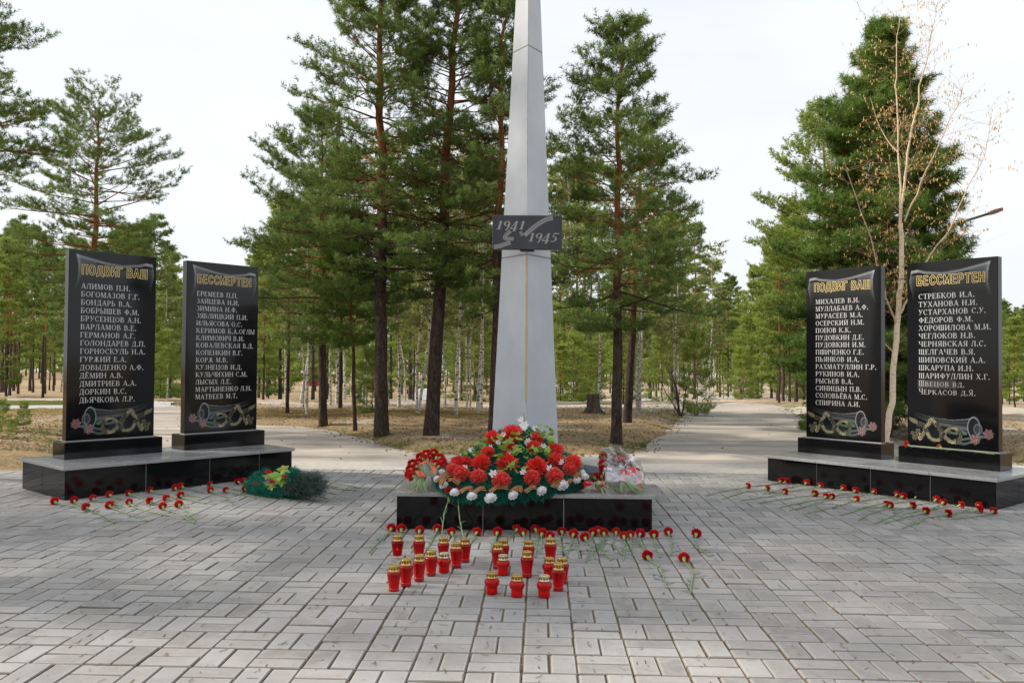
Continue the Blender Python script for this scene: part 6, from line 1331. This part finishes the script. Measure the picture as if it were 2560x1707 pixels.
# ------------------------------------------------------------------ house behind the camera (mirrored in the polished stones)
def house():
    t = empty('apartment_house', (0, -17, 0), 0, 'pale house with red-brown band standing opposite the memorial', 'building'); pw = mat('pale_panel', (.42, .42, .42), .8); rb = mat('red_band', (.20, .035, .03), .7); gw = mat('window_glass', (.05, .06, .07), .15); wf = mat('white_frame', (.7, .7, .7), .5)
    m = MB(); m.box((-16, -9, 0), (18, 0, 5.6)); m.build('wall', pw, t); m = MB(); m.box((-16.05, -9, 5.6), (18.05, .05, 6.7)); m.box((-16, .0, 0), (18, .04, .9)); m.build('band', rb, t)
    for i in range(11):
        for z in (1.3, 3.6):
            x = -14+i*3; m = MB(); m.box((x, .0, z), (x+1.4, .05, z+1.3)); w_ = m.build('window', wf, t); m = MB(); m.box((x+.08, .05, z+.08), (x+.66, .06, z+1.22)); m.box((x+.74, .05, z+.08), (x+1.32, .06, z+1.22)); m.build('pane', gw, w_)
house()
# trees left of and behind the camera that throw the shade over the square
rs = random.Random(8)
for i, (x, y, h) in enumerate(((-7.9, 8.6, 13), (-10.8, 6.6, 13), (-10.5, 11.5, 12), (-15, 9.2, 14))):
    wm, nm, H0 = PST[(1, 0, 3, 1, 0)[i]]; stand('pine_tree', wm, nm, (x, y, 0), i*1.3, h/H0*.85, 'tall pine shading the square from the left', 'tree', 'pines left of the square', h/H0)
# ------------------------------------------------------------------ forest floor litter, grass and the far forest
def litter():
    r = np.random.default_rng(5); n = 5200; x = r.uniform(-6, 6, n); y = 2.6+r.random(n)**1.1*6.4; ok = inside(pave, x, y); x, y = x[ok], y[ok]
    gx_ = (x*math.cos(.033)-y*math.sin(.033))/.2055; x = np.where(r.random(len(x)) < .75, x+(np.round(gx_)-gx_)*.2055*.97, x); n = len(x)
    a = np.where(r.random(n) < .6, 1.57+r.normal(0, .35, n), r.random(n)*6.28); L = r.uniform(.006, .022, n); w_ = r.uniform(.0008, .0022, n); c = np.stack([x, y, np.full(n, .0025)], 1); u = np.stack([np.cos(a)*L, np.sin(a)*L, np.zeros(n)], 1); v = np.stack([-np.sin(a)*w_, np.cos(a)*w_, np.zeros(n)], 1)
    V = np.stack([c-u-v, c+u-v, c+u+v, c-u+v], 1).reshape(-1, 3); pal = np.array([(.17, .10, .05), (.30, .20, .11), (.09, .065, .04)]); col = pal[np.repeat(r.integers(0, 3, n), 4)]
    tag(link('fallen_needles', mesh_np('fallen_needles', V, np.arange(n*4).reshape(-1, 4), MT['petal'], col=col)), 'dry brown needles caught in the joints of the paving', 'needles', kind='stuff')
    r = np.random.default_rng(5); n = 5000; x = r.uniform(-9, 9, n); y = 9.8+r.random(n)**1.5*12; z, d = terr(x, y); on = (d > -.25) | (r.random(n) < .03); inS = inside(strip, x, y) | inside(pave, x, y); ok = on & ~inS; x, y, z, d = x[ok], y[ok], z[ok], d[ok]; n = len(x)
    z = np.where(d < 0, -.002, z); s = r.uniform(.008, .019, n); V = []; Fs = []
    base = np.array([(1, 0, 0), (0, 1, 0), (-1, 0, 0), (0, -1, 0), (0, 0, 1.0), (0, 0, -.4)]); fc = np.array([(0, 1, 4), (1, 2, 4), (2, 3, 4), (3, 0, 4)])
    V = (base[None]*s[:, None, None]*np.stack([r.uniform(.7, 1.5, n), r.uniform(.7, 1.3, n), np.full(n, .9)], 1)[:, None, :]+np.stack([x, y, z+.004], 1)[:, None, :]).reshape(-1, 3); Fq = (fc[None]+(np.arange(n)*6)[:, None, None]).reshape(-1, 3)
    tag(link('pine_cones', mesh_np('pine_cones', V, Fq, mat('cone_brown', (.09, .06, .04), .9))), 'small dark pine cones strewn over the forest floor', 'pine cones', kind='stuff')
    n = 26000; x = r.uniform(-10, 10, n); y = 9.8+r.random(n)**1.6*11; z, d = terr(x, y); ok = (d > -.12) & ~(inside(strip, x, y)); x, y, z = x[ok], y[ok], np.where(d < 0, -.002, z)[ok]; n = len(x)
    a = r.random(n)*6.28; L = r.uniform(.012, .035, n); w_ = L*r.uniform(.25, .7, n); c = np.stack([x, y, z+.004], 1); u = np.stack([np.cos(a)*L, np.sin(a)*L, r.normal(0, .006, n)], 1); v = np.stack([-np.sin(a)*w_, np.cos(a)*w_, r.uniform(.002, .012, n)], 1)
    V = np.stack([c-u, c-v*.3+[0, 0, .003], c+u, c+v], 1).reshape(-1, 3); col = np.repeat(r.choice(4, n, p=[.35, .3, .2, .15]), 4); pal = np.array([(.38, .26, .15), (.27, .15, .08), (.50, .40, .27), (.16, .09, .05)])
    tag(link('leaf_litter', mesh_np('leaf_litter', V, np.arange(n*4).reshape(-1, 4), MT['petal'], col=pal[col])), 'dry fallen leaves and needles on the forest floor', 'leaf litter', kind='stuff')
    # grass tufts along the asphalt edges
    S = []; n = 60000; x = r.uniform(-11, 9, n); y = 9.8+r.random(n)**1.2*14; z, d = terr(x, y); g = vnoise(x, y, .6, 9); patch = (vnoise(x, y, 2.2, 12) > .55)
    ok = (d > .0) & (d < .9) & (g > .36) & patch & (r.random(n) < np.clip(1.1-d, 0, 1)*.8) & ~inside(strip, x, y); gg = ((x-6.2)**2/3.5+(y-24.5)**2/3 < 1)
    for X_, Y_, Z_ in zip(x[ok], y[ok], z[ok]): S.append(((X_, Y_, Z_), (r.normal(0, .3), r.normal(0, .3), 1), .004, r.random()))
    tag(link('grass', needles(S, MT['grass'], 4, .05, .005, seed=2, spread=.5)), 'thin spring grass along the asphalt edges', 'grass', kind='stuff')
    # moss and crumbs in the paving joints beside the plinths
    S = []
    for (gx, gy, ga, L) in ((LX, LY, LA, 2.12), (RX, RY, RA, 2.07), (CX, CY, CA, 1.72)):
        for i in range(260):
            u = r.random()*L; v = -.02-abs(r.normal(0, .025)); S.append(((gx+u*math.cos(ga)-v*math.sin(ga), gy+u*math.sin(ga)+v*math.cos(ga), -.004), (r.normal(0, .8), r.normal(0, .8), .6), .004, r.random()*.5))
    tag(link('moss', needles(S, mat('joint_moss', (.10, .075, .02), .95), 4, .018, .004, seed=4, spread=.9)), 'brown moss and crumbs along the foot of the plinths', 'moss', kind='stuff')
litter()
def far_forest():
    rd = random.Random(9); S = []; W = Wood(9)
    for i in range(520):
        Y = rd.uniform(250, 400); x2 = rd.uniform(-500, 2850); p = PT(x2*K, 900, Y); zb = float(hg(Y)); H = min(rd.uniform(14, 26), max(5, lim(x2, Y, rd.uniform(-10, 40))-zb)); pine = rd.random() < .6
        W.tube([Vector((p.x, Y, zb)), Vector((p.x, Y, zb+H*.8))], [.28, .10], 4, 0)
        for k in range(int(30+H*2)):
            t = rd.random(); z = zb+H*(.12+.88*t); r_ = (1-t)*3.4+.6; a = rd.random()*6.28; S.append(((p.x+math.cos(a)*r_*rd.random()**.5, Y+math.sin(a)*r_*rd.random()**.5, z), (math.cos(a), math.sin(a), .3), 1.2, rd.random()))
    o = link('far_forest', needles(S, MT['pinel'], 7, 1.3, .5, seed=5, spread=1.0)); tag(o, 'distant pine and birch wood closing the view', 'forest', kind='stuff'); q = link('trunks', W.mesh('trunks', MT['bark']), o)
far_forest()
